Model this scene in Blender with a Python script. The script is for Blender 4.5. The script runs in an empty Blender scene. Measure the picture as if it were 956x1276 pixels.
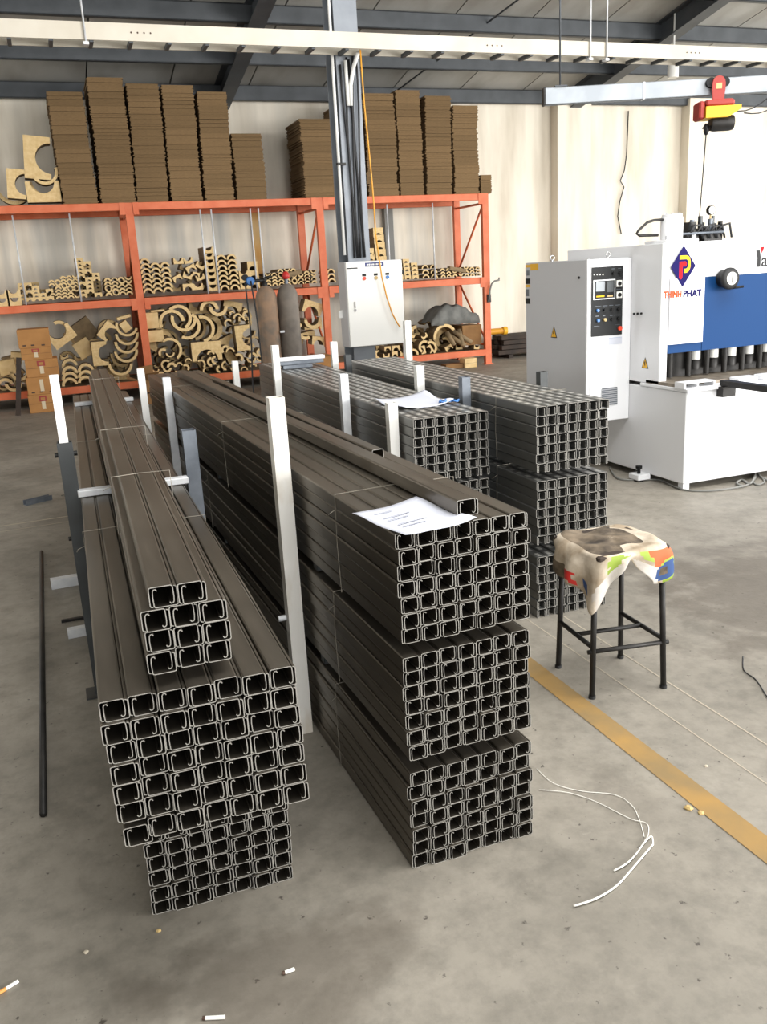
import bpy, math, random
from mathutils import Vector, Matrix
random.seed(7)
R = random.Random(11)
S = bpy.context.scene
C = S.collection
PI = math.pi

# ------------------------------------------------------------------ camera
FPX, YAW, PITCH, ROLL, CAMH = 1085.34, 0.3456, 0.2691, -0.0562, 1.4934
_cy, _sy, _cp, _sp = math.cos(YAW), math.sin(YAW), math.cos(PITCH), math.sin(PITCH)
FW = Vector((_sy*_cp, _cy*_cp, -_sp)); _r = Vector((_cy, -_sy, 0)); _u = _r.cross(FW)
RT = _r*math.cos(ROLL) + _u*math.sin(ROLL); UP = -_r*math.sin(ROLL) + _u*math.cos(ROLL)
CP = Vector((0, 0, CAMH))
cd = bpy.data.cameras.new('camera'); cam = bpy.data.objects.new('camera', cd); C.objects.link(cam)
cd.sensor_fit = 'VERTICAL'; cd.sensor_height = 24; cd.lens = FPX/1276*24; cd.clip_end = 200
m = Matrix((RT, UP, -FW)).transposed().to_4x4(); m.translation = CP; cam.matrix_world = m
S.camera = cam

def at(px, py, axis, val):
    d = FW + RT*((px-478)/FPX) - UP*((py-638)/FPX)
    t = (val - CP[axis])/d[axis]
    return CP + d*t
def atY(px, py, y): return at(px, py, 1, y)
def atZ(px, py, z=0.): return at(px, py, 2, z)
def atX(px, py, x): return at(px, py, 0, x)

# ------------------------------------------------------------------ world, light, exposure
w = bpy.data.worlds.new('world'); S.world = w; w.use_nodes = True
w.node_tree.nodes['Background'].inputs[0].default_value = (0.93, 0.965, 1, 1)
w.node_tree.nodes['Background'].inputs[1].default_value = 0.36
def area(name, loc, target, sx, sy, power, col=(1, 1, 1)):
    l = bpy.data.lights.new(name, 'AREA'); l.shape = 'RECTANGLE'; l.size = sx; l.size_y = sy; l.energy = power; l.color = col
    o = bpy.data.objects.new(name, l); C.objects.link(o); o.location = loc
    o.rotation_euler = (Vector(target)-Vector(loc)).to_track_quat('-Z', 'Y').to_euler(); return o
area('daylight_doorway', (11.0, -4.5, 2.5), (3.6, 6, .9), 8, 4.4, 1300, (1, .985, .96))
area('daylight_side_door', (15.5, 7.5, 2.2), (6, 10.5, 1.8), 7, 3.8, 480, (1, .98, .94))
area('overhead_fill', (3.0, 1.5, 5.7), (2.6, 2.2, 0), 7, 2.5, 330, (1, .99, .97))  # added overhead fill light, brightens the floor and steel tops
area('rear_fill', (1.5, -7.5, 2.2), (2.5, 8, 1.3), 5, 3.4, 330, (1, .99, .97))  # added frontal fill light from behind the camera, lifts the pale posts
area('left_glint_light', (-8.8, 8.5, 2.4), (2, 6.5, .9), 3.0, 1.6, 200, (.97, .99, 1))  # added light in front of the left wall, for glints on the steel
S.view_settings.view_transform = 'Standard'; S.view_settings.look = 'None'
S.view_settings.gamma = 1; S.view_settings.exposure = 0.7
try: S.view_settings.use_curve_mapping = False
except Exception: pass

# ------------------------------------------------------------------ materials
def lin(r, g, b):
    f = lambda c: c/12.92 if c <= .04045 else ((c+.055)/1.055)**2.4
    return (f(r/255), f(g/255), f(b/255), 1)
M = {}
def mat(name, rgb, rough=.5, metal=0., rgb2=None, scale=8., detail=4., bump=0., stretch=(1, 1, 1), coord='Object', lo=.35, hi=.65, spec=.5, rvar=0.):
    m = bpy.data.materials.new(name); m.use_nodes = True; nt = m.node_tree; b = nt.nodes['Principled BSDF']
    b.inputs['Base Color'].default_value = lin(*rgb); b.inputs['Roughness'].default_value = rough; b.inputs['Metallic'].default_value = metal
    b.inputs['Specular IOR Level'].default_value = spec
    if rgb2 or bump:
        tc = nt.nodes.new('ShaderNodeTexCoord'); mp = nt.nodes.new('ShaderNodeMapping'); mp.inputs['Scale'].default_value = stretch
        nt.links.new(tc.outputs[coord], mp.inputs[0])
        n = nt.nodes.new('ShaderNodeTexNoise'); n.inputs['Scale'].default_value = scale; n.inputs['Detail'].default_value = detail
        nt.links.new(mp.outputs[0], n.inputs['Vector'])
        if rgb2:
            cr = nt.nodes.new('ShaderNodeValToRGB'); cr.color_ramp.elements[0].position = lo; cr.color_ramp.elements[1].position = hi
            cr.color_ramp.elements[0].color = lin(*rgb); cr.color_ramp.elements[1].color = lin(*rgb2)
            nt.links.new(n.outputs[0], cr.inputs[0]); nt.links.new(cr.outputs[0], b.inputs['Base Color'])
        if bump:
            bp = nt.nodes.new('ShaderNodeBump'); bp.inputs['Strength'].default_value = bump; bp.inputs['Distance'].default_value = .02
            nt.links.new(n.outputs[0], bp.inputs['Height']); nt.links.new(bp.outputs[0], b.inputs['Normal'])
        if rvar:
            mr = nt.nodes.new('ShaderNodeMapRange'); mr.inputs['To Min'].default_value = rough-rvar; mr.inputs['To Max'].default_value = rough+rvar
            nt.links.new(n.outputs[0], mr.inputs[0]); nt.links.new(mr.outputs[0], b.inputs['Roughness'])
    M[name] = m; return m
mat('steel', (92, 86, 77), .34, .78, (122, 115, 104), 3, 5, 0, (6, .8, 6), lo=.3, hi=.7, rvar=.08)
mat('steel_cut', (176, 174, 168), .5, .3, (120, 116, 108), 40, 3, coord='Generated')
mat('galv_strut', (112, 113, 112), .36, .6)
mat('galv', (222, 224, 226), .45, .15, (196, 199, 203), 14, 4)
mat('galv_dull', (120, 126, 134), .45, .5, (92, 98, 106), 10, 4)
mat('white_paint', (232, 232, 228), .4)
mat('dark_tube', (72, 76, 78), .4, .4, (56, 58, 58), 5, 4)
mat('wire', (150, 144, 132), .45, .6)
mat('white_worn', (226, 224, 218), .5, 0, (186, 168, 138), 4, 5, 0, (3, 3, 1), lo=.5, hi=.85)
mat('orange', (208, 100, 56), .55, 0, (218, 116, 74), 6, 3)
mat('wood_cut', (230, 202, 150), .75, 0, (212, 180, 124), 9, 4)
mat('wood_dull', (146, 124, 92), .85, 0, (118, 100, 74), 9, 4)
mat('carton', (178, 128, 74), .85, 0, (164, 116, 66), 5, 3)
mat('carton_dark', (150, 112, 70), .9, 0, (128, 94, 58), 5, 3)
mat('sheet_card', (136, 110, 76), .95, 0, (106, 84, 56), 7, 5, 0, (1.5, 1, 16))
mat('sheet_card_b', (128, 103, 70), .95, 0, (98, 78, 52), 7, 5, 0, (1.5, 1, 16))
mat('tape', (206, 190, 160), .4)
mat('print_red', (150, 52, 48), .6); mat('print_dark', (70, 50, 38), .7)
mat('machine_white', (233, 234, 236), .32, 0, (226, 227, 230), 1.2, 3)
mat('machine_grey', (190, 191, 194), .4)
mat('blue', (10, 58, 108), .6, spec=.2)
mat('black', (20, 20, 21), .55, spec=.3)
mat('black_iron', (46, 44, 42), .5, .4, (30, 29, 28), 12, 4)
mat('rubber', (26, 26, 27), .6)
mat('table_steel', (150, 140, 126), .5, .4, (112, 102, 90), 9, 5)
mat('chrome', (200, 200, 200), .25, .9)
mat('panel', (40, 41, 42), .6, spec=.25)
mat('screen', (98, 108, 116), .2)
mat('yellow_sign', (232, 176, 40), .5)
mat('navy', (30, 26, 84), .7, spec=.1); mat('logo_yellow', (240, 190, 50), .7, spec=.1); mat('logo_red', (220, 34, 40), .7, spec=.1); mat('logo_orange', (214, 80, 36), .7, spec=.1)
mat('red', (190, 40, 36), .45); mat('red_bright', (222, 70, 40), .4)
mat('hoist_yellow', (228, 178, 30), .45); mat('hoist_red', (150, 44, 34), .5)
mat('btn_blue', (60, 120, 190), .3); mat('btn_tan', (190, 164, 110), .4); mat('btn_white', (236, 236, 230), .4)
mat('label_blue', (40, 52, 110), .5)
mat('paper', (196, 199, 210), .85)
mat('paper_print', (150, 153, 166), .85)
mat('cylinder_rust', (160, 130, 104), .7, .05, (120, 108, 96), 7, 6, .3)
mat('cylinder_grey', (132, 123, 113), .65, .1, (108, 101, 94), 7, 6, .3)
mat('cable', (30, 30, 32), .55)
mat('cable_orange', (214, 150, 40), .5)
mat('cable_yellow', (226, 200, 140), .5)
mat('column_grey', (146, 152, 160), .5, .05, (128, 134, 142), 4, 3)
mat('roof_steel', (78, 82, 86), .55, .2, (64, 68, 72), 3, 3)
mat('roof_sheet', (176, 176, 172), .6, 0, (150, 148, 142), 2.2, 5, 0, (1, .4, 1))
mat('tray', (206, 200, 186), .5, 0, (196, 188, 172), 3, 3)
mat('alu', (166, 171, 176), .4, .35, (146, 152, 158), 5, 3)
mat('cream', (240, 228, 206), .7)
mat('sack', (204, 192, 174), .85, 0, (150, 134, 112), 13, 6, .5)
mat('sack_dirty', (122, 108, 90), .9, 0, (52, 44, 36), 14, 6, .5)
mat('sack_white', (206, 200, 192), .8, 0, (184, 176, 166), 10, 4, .5)
mat('sack_orange', (200, 88, 44), .7); mat('sack_green', (142, 164, 62), .7); mat('sack_blue', (40, 70, 120), .7)
mat('tarp', (122, 122, 118), .75, 0, (100, 101, 98), 9, 4)
mat('old_timber', (62, 48, 38), .8, 0, (44, 36, 30), 6, 4)
mat('filter', (214, 150, 80), .7)
mat('line_pale', (176, 166, 148), .8)
mat('strap_white', (224, 222, 214), .6)
mat('rust_pipe', (190, 140, 70), .7, 0, (200, 168, 116), 4, 4, 0, (1, 1, .6))
mat('pipe_grey', (120, 120, 116), .6)

def concrete():
    m = bpy.data.materials.new('concrete'); m.use_nodes = True; nt = m.node_tree; b = nt.nodes['Principled BSDF']; L = nt.links.new
    tc = nt.nodes.new('ShaderNodeTexCoord')
    def noise(sc, det, rough=.6):
        n = nt.nodes.new('ShaderNodeTexNoise'); n.inputs['Scale'].default_value = sc; n.inputs['Detail'].default_value = det; n.inputs['Roughness'].default_value = rough
        L(tc.outputs['Object'], n.inputs['Vector']); return n
    def ramp(src, stops):
        r = nt.nodes.new('ShaderNodeValToRGB'); e = r.color_ramp.elements
        while len(e) < len(stops): e.new(.5)
        for i, (p, c) in enumerate(stops): e[i].position = p; e[i].color = c
        L(src, r.inputs[0]); return r.outputs[0]
    def mix(a, bb, f, mode='MIX'):
        x = nt.nodes.new('ShaderNodeMix'); x.data_type = 'RGBA'; x.blend_type = mode
        if isinstance(f, float): x.inputs[0].default_value = f
        else: L(f, x.inputs[0])
        L(a, x.inputs[6]); L(bb, x.inputs[7]) if not isinstance(bb, tuple) else setattr(x.inputs[7], 'default_value', bb)
        return x.outputs[2]
    base = ramp(noise(1.1, 6).outputs[0], [(.3, lin(122, 117, 107)), (.52, lin(142, 136, 125)), (.75, lin(158, 152, 141))])
    fine = ramp(noise(14, 6, .7).outputs[0], [(.28, (.55, .55, .55, 1)), (.58, (1, 1, 1, 1))])
    col = mix(base, fine, .6, 'MULTIPLY')
    blot = ramp(noise(3.2, 7, .7).outputs[0], [(.36, (.74, .74, .73, 1)), (.52, (1, 1, 1, 1))])
    col = mix(col, blot, .8, 'MULTIPLY')
    specks = ramp(noise(34, 3, .6).outputs[0], [(.27, (1, 1, 1, 1)), (.335, (0, 0, 0, 1))])
    col = mix(col, lin(70, 64, 58), specks)
    pale = ramp(noise(5.5, 8, .75).outputs[0], [(.66, (0, 0, 0, 1)), (.74, (1, 1, 1, 1))])
    sc = nt.nodes.new('ShaderNodeMath'); sc.operation = 'MULTIPLY'; sc.inputs[1].default_value = .35; L(pale, sc.inputs[0])
    col = mix(col, lin(196, 190, 178), sc.outputs[0])
    # first a painted shadow from out of view, then oil stains: (x, y, radius x, radius y, strength)
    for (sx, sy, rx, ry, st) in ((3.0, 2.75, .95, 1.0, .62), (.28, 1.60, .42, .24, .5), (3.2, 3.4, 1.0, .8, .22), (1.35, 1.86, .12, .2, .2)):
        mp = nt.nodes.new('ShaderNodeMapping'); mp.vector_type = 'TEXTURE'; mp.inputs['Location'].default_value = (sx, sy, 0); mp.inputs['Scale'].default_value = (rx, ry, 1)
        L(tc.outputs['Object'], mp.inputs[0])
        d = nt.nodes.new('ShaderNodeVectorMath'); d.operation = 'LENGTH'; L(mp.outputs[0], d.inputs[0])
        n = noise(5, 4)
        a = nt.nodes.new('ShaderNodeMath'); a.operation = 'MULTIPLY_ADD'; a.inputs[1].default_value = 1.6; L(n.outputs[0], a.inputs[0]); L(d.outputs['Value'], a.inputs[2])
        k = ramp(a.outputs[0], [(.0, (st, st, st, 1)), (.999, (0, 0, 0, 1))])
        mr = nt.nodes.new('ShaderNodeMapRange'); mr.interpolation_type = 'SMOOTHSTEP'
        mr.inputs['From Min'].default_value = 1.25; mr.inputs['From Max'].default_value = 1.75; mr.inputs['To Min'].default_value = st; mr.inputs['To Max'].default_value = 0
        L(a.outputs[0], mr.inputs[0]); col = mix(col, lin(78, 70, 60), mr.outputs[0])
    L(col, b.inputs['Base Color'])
    rr = nt.nodes.new('ShaderNodeMapRange'); rr.inputs['To Min'].default_value = .45; rr.inputs['To Max'].default_value = .75
    L(noise(2.5, 5).outputs[0], rr.inputs[0]); L(rr.outputs[0], b.inputs['Roughness'])
    bp = nt.nodes.new('ShaderNodeBump'); bp.inputs['Strength'].default_value = .12; bp.inputs['Distance'].default_value = .01
    L(noise(40, 5).outputs[0], bp.inputs['Height']); L(bp.outputs[0], b.inputs['Normal'])
    M['concrete'] = m
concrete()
def plaster():
    m = bpy.data.materials.new('plaster'); m.use_nodes = True; nt = m.node_tree; b = nt.nodes['Principled BSDF']; L = nt.links.new
    tc = nt.nodes.new('ShaderNodeTexCoord')
    def noise(sc, det, st):
        mp = nt.nodes.new('ShaderNodeMapping'); mp.inputs['Scale'].default_value = st; L(tc.outputs['Object'], mp.inputs[0])
        n = nt.nodes.new('ShaderNodeTexNoise'); n.inputs['Scale'].default_value = sc; n.inputs['Detail'].default_value = det; L(mp.outputs[0], n.inputs['Vector']); return n.outputs[0]
    r = nt.nodes.new('ShaderNodeValToRGB'); e = r.color_ramp.elements
    e[0].position = .3; e[0].color = lin(206, 196, 178); e[1].position = .62; e[1].color = lin(238, 230, 214)
    L(noise(1.6, 6, (2.2, 1, .35)), r.inputs[0])
    # grey streaks, stronger on the lower part of the wall behind the rack
    sp = nt.nodes.new('ShaderNodeSeparateXYZ'); L(tc.outputs['Object'], sp.inputs[0])
    gx = nt.nodes.new('ShaderNodeMapRange'); gx.interpolation_type = 'SMOOTHSTEP'; gx.inputs['From Min'].default_value = 6.2; gx.inputs['From Max'].default_value = 7.0; gx.inputs['To Min'].default_value = 1; gx.inputs['To Max'].default_value = 0
    L(sp.outputs['X'], gx.inputs[0])
    gz = nt.nodes.new('ShaderNodeMapRange'); gz.interpolation_type = 'SMOOTHSTEP'; gz.inputs['From Min'].default_value = 2.3; gz.inputs['From Max'].default_value = 3.6; gz.inputs['To Min'].default_value = 1; gz.inputs['To Max'].default_value = .25
    L(sp.outputs['Z'], gz.inputs[0])
    st = nt.nodes.new('ShaderNodeMapRange'); st.inputs['From Min'].default_value = .42; st.inputs['From Max'].default_value = .72; L(noise(1.2, 4, (3.0, 1, .25)), st.inputs[0])
    m1 = nt.nodes.new('ShaderNodeMath'); m1.operation = 'MULTIPLY'; L(gx.outputs[0], m1.inputs[0]); L(gz.outputs[0], m1.inputs[1])
    m2 = nt.nodes.new('ShaderNodeMath'); m2.operation = 'MULTIPLY'; L(m1.outputs[0], m2.inputs[0]); L(st.outputs[0], m2.inputs[1])
    mx = nt.nodes.new('ShaderNodeMix'); mx.data_type = 'RGBA'; L(m2.outputs[0], mx.inputs[0]); L(r.outputs[0], mx.inputs[6]); mx.inputs[7].default_value = lin(176, 176, 170)
    L(mx.outputs[2], b.inputs['Base Color']); b.inputs['Roughness'].default_value = .75
    M['plaster'] = m
plaster()
def paintline():
    m = mat('yellow_line', (158, 124, 68), .75, 0, (132, 110, 72), 6, 7)
paintline()
def strut_mat():
    m = M['galv_strut']; nt = m.node_tree; b = nt.nodes['Principled BSDF']; L = nt.links.new
    tc = nt.nodes.new('ShaderNodeTexCoord'); sp = nt.nodes.new('ShaderNodeSeparateXYZ'); L(tc.outputs['Object'], sp.inputs[0])
    def mth(op, a, v):
        n = nt.nodes.new('ShaderNodeMath'); n.operation = op
        L(a, n.inputs[0])
        if isinstance(v, (int, float)): n.inputs[1].default_value = v
        elif v is not None: L(v, n.inputs[1])
        return n.outputs[0]
    fr = mth('FRACT', mth('DIVIDE', sp.outputs['Y'], .075), None)
    a = mth('LESS_THAN', mth('ABSOLUTE', mth('SUBTRACT', fr, .5), None), .27)
    c = mth('LESS_THAN', mth('ABSOLUTE', mth('SUBTRACT', sp.outputs['X'], .0232), None), .009)
    t = mth('GREATER_THAN', sp.outputs['Z'], .036)
    k = mth('MULTIPLY', mth('MULTIPLY', a, c), t)
    mx = nt.nodes.new('ShaderNodeMix'); mx.data_type = 'RGBA'; L(k, mx.inputs[0]); mx.inputs[6].default_value = lin(116, 116, 113); mx.inputs[7].default_value = lin(214, 212, 206)
    L(mx.outputs[2], b.inputs['Base Color'])
strut_mat()

# ------------------------------------------------------------------ mesh helpers
class MB:
    def __init__(s): s.v = []; s.f = []; s.mi = []; s.mats = []; s.sm = []
    def mid(s, m):
        if m not in s.mats: s.mats.append(m)
        return s.mats.index(m)
    def add(s, vs, fs, m, smooth=False):
        o = len(s.v); s.v += [tuple(v) for v in vs]; k = s.mid(m)
        for f in fs: s.f.append(tuple(i+o for i in f)); s.mi.append(k); s.sm.append(smooth)
    def box(s, a, b, m, bev=0.):
        (x0, y0, z0), (x1, y1, z1) = a, b
        if x0 > x1: x0, x1 = x1, x0
        if y0 > y1: y0, y1 = y1, y0
        if z0 > z1: z0, z1 = z1, z0
        if bev <= 0:
            vs = [(x, y, z) for z in (z0, z1) for y in (y0, y1) for x in (x0, x1)]
            s.add(vs, [(0, 2, 3, 1), (4, 5, 7, 6), (0, 1, 5, 4), (2, 6, 7, 3), (0, 4, 6, 2), (1, 3, 7, 5)], m)
        else:
            e = min(bev, (x1-x0)/2.1, (y1-y0)/2.1, (z1-z0)/2.1)
            prof = lambda X0, Y0, X1, Y1, z: [(X0+e, Y0, z), (X1-e, Y0, z), (X1, Y0+e, z), (X1, Y1-e, z), (X1-e, Y1, z), (X0+e, Y1, z), (X0, Y1-e, z), (X0, Y0+e, z)]
            rings = [prof(x0+e, y0+e, x1-e, y1-e, z0), prof(x0, y0, x1, y1, z0+e), prof(x0, y0, x1, y1, z1-e), prof(x0+e, y0+e, x1-e, y1-e, z1)]
            vs = sum(rings, []); fs = []
            for k in range(3):
                for i in range(8): j = (i+1) % 8; fs.append((k*8+i, k*8+j, k*8+8+j, k*8+8+i))
            fs.append(tuple(range(7, -1, -1))); fs.append(tuple(range(24, 32)))
            s.add(vs, fs, m)
    def tube(s, pts, r, m, n=8, cap=True, closed=False):
        pts = [Vector(p) for p in pts]; N = len(pts); rs = r if isinstance(r, (list, tuple)) else [r]*N
        vs = []; prev = None
        for i, p in enumerate(pts):
            a = pts[i-1] if (i > 0 or closed) else p; b = pts[(i+1) % N] if (i < N-1 or closed) else p
            t = (b-a).normalized() if (b-a).length > 1e-9 else Vector((0, 0, 1))
            if prev is None: ref = Vector((0, 0, 1)) if abs(t.z) < .9 else Vector((1, 0, 0)); nx = t.cross(ref).normalized()
            else: nx = (prev - t*prev.dot(t)).normalized()
            prev = nx; ny = t.cross(nx)
            for k in range(n):
                an = 2*PI*k/n; vs.append(p + nx*math.cos(an)*rs[i] + ny*math.sin(an)*rs[i])
        fs = []
        for i in range(N if closed else N-1):
            for k in range(n): j = (k+1) % n; i2 = (i+1) % N; fs.append((i*n+k, i*n+j, i2*n+j, i2*n+k))
        if cap and not closed: fs.append(tuple(range(n-1, -1, -1))); fs.append(tuple((N-1)*n+k for k in range(n)))
        s.add(vs, fs, m, n > 5)
    def lathe(s, prof, m, n=20, axis='z', at=(0, 0, 0)):
        vs = []
        for (r, h) in prof:
            for k in range(n):
                a = 2*PI*k/n; c, d = r*math.cos(a), r*math.sin(a)
                p = (c, d, h) if axis == 'z' else ((c, h, d) if axis == 'y' else (h, c, d))
                vs.append((p[0]+at[0], p[1]+at[1], p[2]+at[2]))
        fs = []
        for i in range(len(prof)-1):
            for k in range(n): j = (k+1) % n; fs.append((i*n+k, i*n+j, i*n+n+j, i*n+n+k))
        s.add(vs, fs, m, True)
        s.add(vs[:n], [tuple(range(n-1, -1, -1))], m); s.add(vs[-n:], [tuple(range(n))], m)
    def prism(s, poly, y0, y1, m, mend=None):
        # polygon in x,z extruded along y; poly may be concave
        n = len(poly); vs = [(x, y0, z) for x, z in poly] + [(x, y1, z) for x, z in poly]
        s.add(vs, [(i, (i+1) % n, n+(i+1) % n, n+i) for i in range(n)], m)
        s.add(vs[:n], [tuple(range(n-1, -1, -1))], mend or m); s.add(vs[n:], [tuple(range(n))], mend or m)
    def mesh(s, name):
        me = bpy.data.meshes.new(name); me.from_pydata(s.v, [], s.f)
        for m in s.mats: me.materials.append(M[m])
        me.polygons.foreach_set('material_index', s.mi); me.polygons.foreach_set('use_smooth', s.sm); me.update()
        return me
    def build(s, name, parent=None, loc=None, rot=None):
        return link(name, s.mesh(name), parent, loc, rot)
def link(name, me, parent=None, loc=None, rot=None):
    o = bpy.data.objects.new(name, me); C.objects.link(o)
    if parent: o.parent = parent
    if loc is not None: o.location = loc
    if rot is not None: o.rotation_euler = rot
    return o
def tag(o, label, cat, group=None):
    o['label'] = label; o['category'] = cat
    if group: o['group'] = group
    return o
def struct(o, label=None):
    o['kind'] = 'structure'
    if label: o['label'] = label
    return o
def thing(name, label, cat, loc=(0, 0, 0), rz=0., group=None):
    o = bpy.data.objects.new(name, None); C.objects.link(o); o.location = loc; o.rotation_euler = (0, 0, rz); o.empty_display_size = .1
    return tag(o, label, cat, group)
def BOX(name, a, b, m, parent=None, bev=0.):
    k = MB(); k.box(a, b, m, bev); return k.build(name, parent)
def TEXT(name, body, size, m, parent, loc, rot=(PI/2, 0, 0), width=None, extrude=.0008, bold=0.):
    cu = bpy.data.curves.new(name, 'FONT'); cu.body = body; cu.size = size; cu.extrude = extrude; cu.offset = bold; cu.resolution_u = 2
    t = bpy.data.objects.new(name+'_tmp', cu); C.objects.link(t)
    dg = bpy.context.evaluated_depsgraph_get(); me = bpy.data.meshes.new_from_object(t.evaluated_get(dg))
    bpy.data.objects.remove(t); me.materials.clear(); me.materials.append(M[m])
    if width:
        xs = [v.co.x for v in me.vertices]; k = width/(max(xs)-min(xs)); x0 = min(xs)
        for v in me.vertices: v.co.x = (v.co.x-x0)*k
    return link(name, me, parent, loc, rot)

# ------------------------------------------------------------------ structure: floor, wall, roof
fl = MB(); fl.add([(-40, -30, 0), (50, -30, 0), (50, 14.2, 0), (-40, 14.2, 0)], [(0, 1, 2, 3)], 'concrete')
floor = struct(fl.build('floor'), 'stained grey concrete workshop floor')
ln = MB(); ln.add([(1.495, -3, .002), (1.577, -3, .002), (1.577, 9.5, .002), (1.495, 9.5, .002)], [(0, 1, 2, 3)], 'yellow_line'); o = ln.build('painted_line', floor); o['label'] = 'worn yellow line painted on concrete'
jt = MB()
for (a, b, wd) in (((-8, 5.75), (-.05, 6.15), .012), ((-8, 5.55), (-.05, 6.0), .006), ((1.78, 9), (1.74, -2), .002), ((1.93, 9), (1.90, -2), .0025)):
    d = (Vector(b)-Vector(a)).normalized(); n = Vector((-d.y, d.x))*wd
    jt.add([(a[0]-n.x, a[1]-n.y, .0012), (b[0]-n.x, b[1]-n.y, .0012), (b[0]+n.x, b[1]+n.y, .0012), (a[0]+n.x, a[1]+n.y, .0012)], [(0, 1, 2, 3)], 'line_pale')
jt.build('floor_joint', floor)

YW = 13.6; EAVE = 3.98; SL = .19
pbot = lambda y: 3.99 + SL*(13.4 - y)      # underside of the purlins
roofz = lambda y: pbot(y) + .205
wb = MB(); wb.box((-9, YW, 0), (17, YW+.25, EAVE+.3), 'plaster'); wall = struct(wb.build('wall_back'), 'cream plastered back wall with grey streaks')
for (x0, x1) in ((8.22, 8.86), (10.85, 11.5), (-3.2, -2.6)):
    k = MB(); k.box((x0, YW-.22, 0), (x1, YW, EAVE+.1), 'plaster'); k.build('pilaster', wall)
k = MB(); k.box((5.15, YW-.12, .02), (5.29, YW, 2.5), 'pipe_grey'); k.build('wall_channel', wall)
k = MB(); k.box((3.03, YW-.02, 1.1), (3.17, YW, 2.5), 'rust_pipe'); o = k.build('rust_stain_strip', wall); o['label'] = 'rust coloured strip on the plaster'
wl = MB(); wl.box((-9.25, -8, 0), (-9, YW+.25, 6), 'plaster'); struct(wl.build('wall_left'), 'plain plastered side wall of the hall')

ceil = bpy.data.objects.new('ceiling', None); C.objects.link(ceil); struct(ceil, 'sloping sheet metal roof on steel purlins')
pm = MB(); W_ = 1.12; y0, y1 = YW+.3, -9.
pts = [(0, y0, roofz(y0)), (W_-.02, y0, roofz(y0)), (W_-.02, y1, roofz(y1)), (0, y1, roofz(y1))]
pm.add(pts+[(x, y, z+.05) for x, y, z in pts], [(0, 1, 2, 3), (7, 6, 5, 4), (0, 4, 5, 1), (2, 6, 7, 3), (1, 5, 6, 2), (3, 7, 4, 0)], 'roof_sheet')
pm.box((W_-.03, 0, -9), (W_-.03, 0, -9), 'roof_sheet')
rm = pm.mesh('roof_panel')
for i in range(24): link('roof_panel', rm, ceil, (-9.5+i*W_+.35, 0, 0))
sb = MB(); sb.add([(-10, y0, roofz(y0)+.06), (18, y0, roofz(y0)+.06), (18, y1, roofz(y1)+.06), (-10, y1, roofz(y1)+.06)], [(0, 1, 2, 3)], 'roof_steel'); sb.build('roof_backing', ceil)
pu = MB(); pu.box((-10, 0, -.2), (18, .012, 0), 'roof_steel'); pu.box((-10, 0, -.2), (18, .07, -.188), 'roof_steel'); pu.box((-10, 0, -.012), (18, .07, 0), 'roof_steel'); pu.box((-10, .06, -.2), (18, .07, -.18), 'roof_steel')
pume = pu.mesh('purlin')
for y in (13.45, 12.3, 11.2, 10.1, 9.0, 7.9, 6.7, 5.5, 4.3, 3.1): link('purlin', pume, ceil, (0, y, roofz(y)-.012))
rf = MB()
y0, y1 = YW-.02, 1.0
for (x0, x1, d0, d1) in ((-.012, .012, -.07, .19), (-.1, .1, -.085, -.07), (-.1, .1, .185, .2)):
    vs = [(x, y, pbot(y)+d) for d in (d0, d1) for y in (y0, y1) for x in (x0, x1)]
    rf.add(vs, [(0, 2, 3, 1), (4, 5, 7, 6), (0, 1, 5, 4), (2, 6, 7, 3), (0, 4, 6, 2), (1, 3, 7, 5)], 'roof_steel')
rme = rf.mesh('rafter')
for x in (-3.05, 2.76, 8.56, 14.3): link('rafter', rme, ceil, (x, 0, 0))
k = MB(); k.tube([(5.4, 13.3, roofz(13.3)-.1), (6.6, 7.5, roofz(7.5)-.1)], .012, 'roof_steel', 6); k.build('tie_rod', ceil)

# steel column with cables
cx0, cx1, cy0, cy1 = 2.87, 3.09, 8.12, 8.42
col = thing('steel_column', 'grey steel H column rising to the roof behind the electrical box', 'column', (2.825, 8.27, 0))
k = MB(); L0 = (-.11, -.15); 
k.box((-.11, -.15, 0), (.11, -.138, 4.9), 'column_grey'); k.box((-.11, .138, 0), (.11, .15, 4.9), 'column_grey'); k.box((-.005, -.138, 0), (.005, .138, 4.9), 'column_grey')
k.build('column_section', col); BOX('base_plate', (-.17, -.2, 0), (.17, .2, .02), 'column_grey', col)
k = MB(); k.tube([(-.15, -.165, 1.66), (-.15, -.165, 4.6)], .014, 'white_paint', 8); o = k.build('conduit_pipe', col); o['label'] = 'white conduit pipe'
k = MB(); k.box((-.17, -.19, 2.45), (-.09, -.15, 2.47), 'black_iron'); k.build('pipe_clamp', col)
for i in range(6):
    x = -.055+i*.021; k = MB(); pts = []
    for j in range(9):
        t = j/8; pts.append((x + .02*math.sin(i*2+t*5)*(.3+t), -.168-.004*(i % 3)*1.5, 1.63+t*(1.66+.02*i)))
    k.tube(pts, .0095, 'cable', 6); k.build('power_cable', col)
k = MB(); k.tube([(-.005, -.18, 2.95), (.0, -.19, 3.12), (.03, -.22, 3.27), (.05, -.3, 3.36)], .018, 'white_paint', 8); k.tube([(-.03, -.18, 2.95), (-.035, -.185, 3.32)], .016, 'white_paint', 8); k.build('cable_duct', col)

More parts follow.
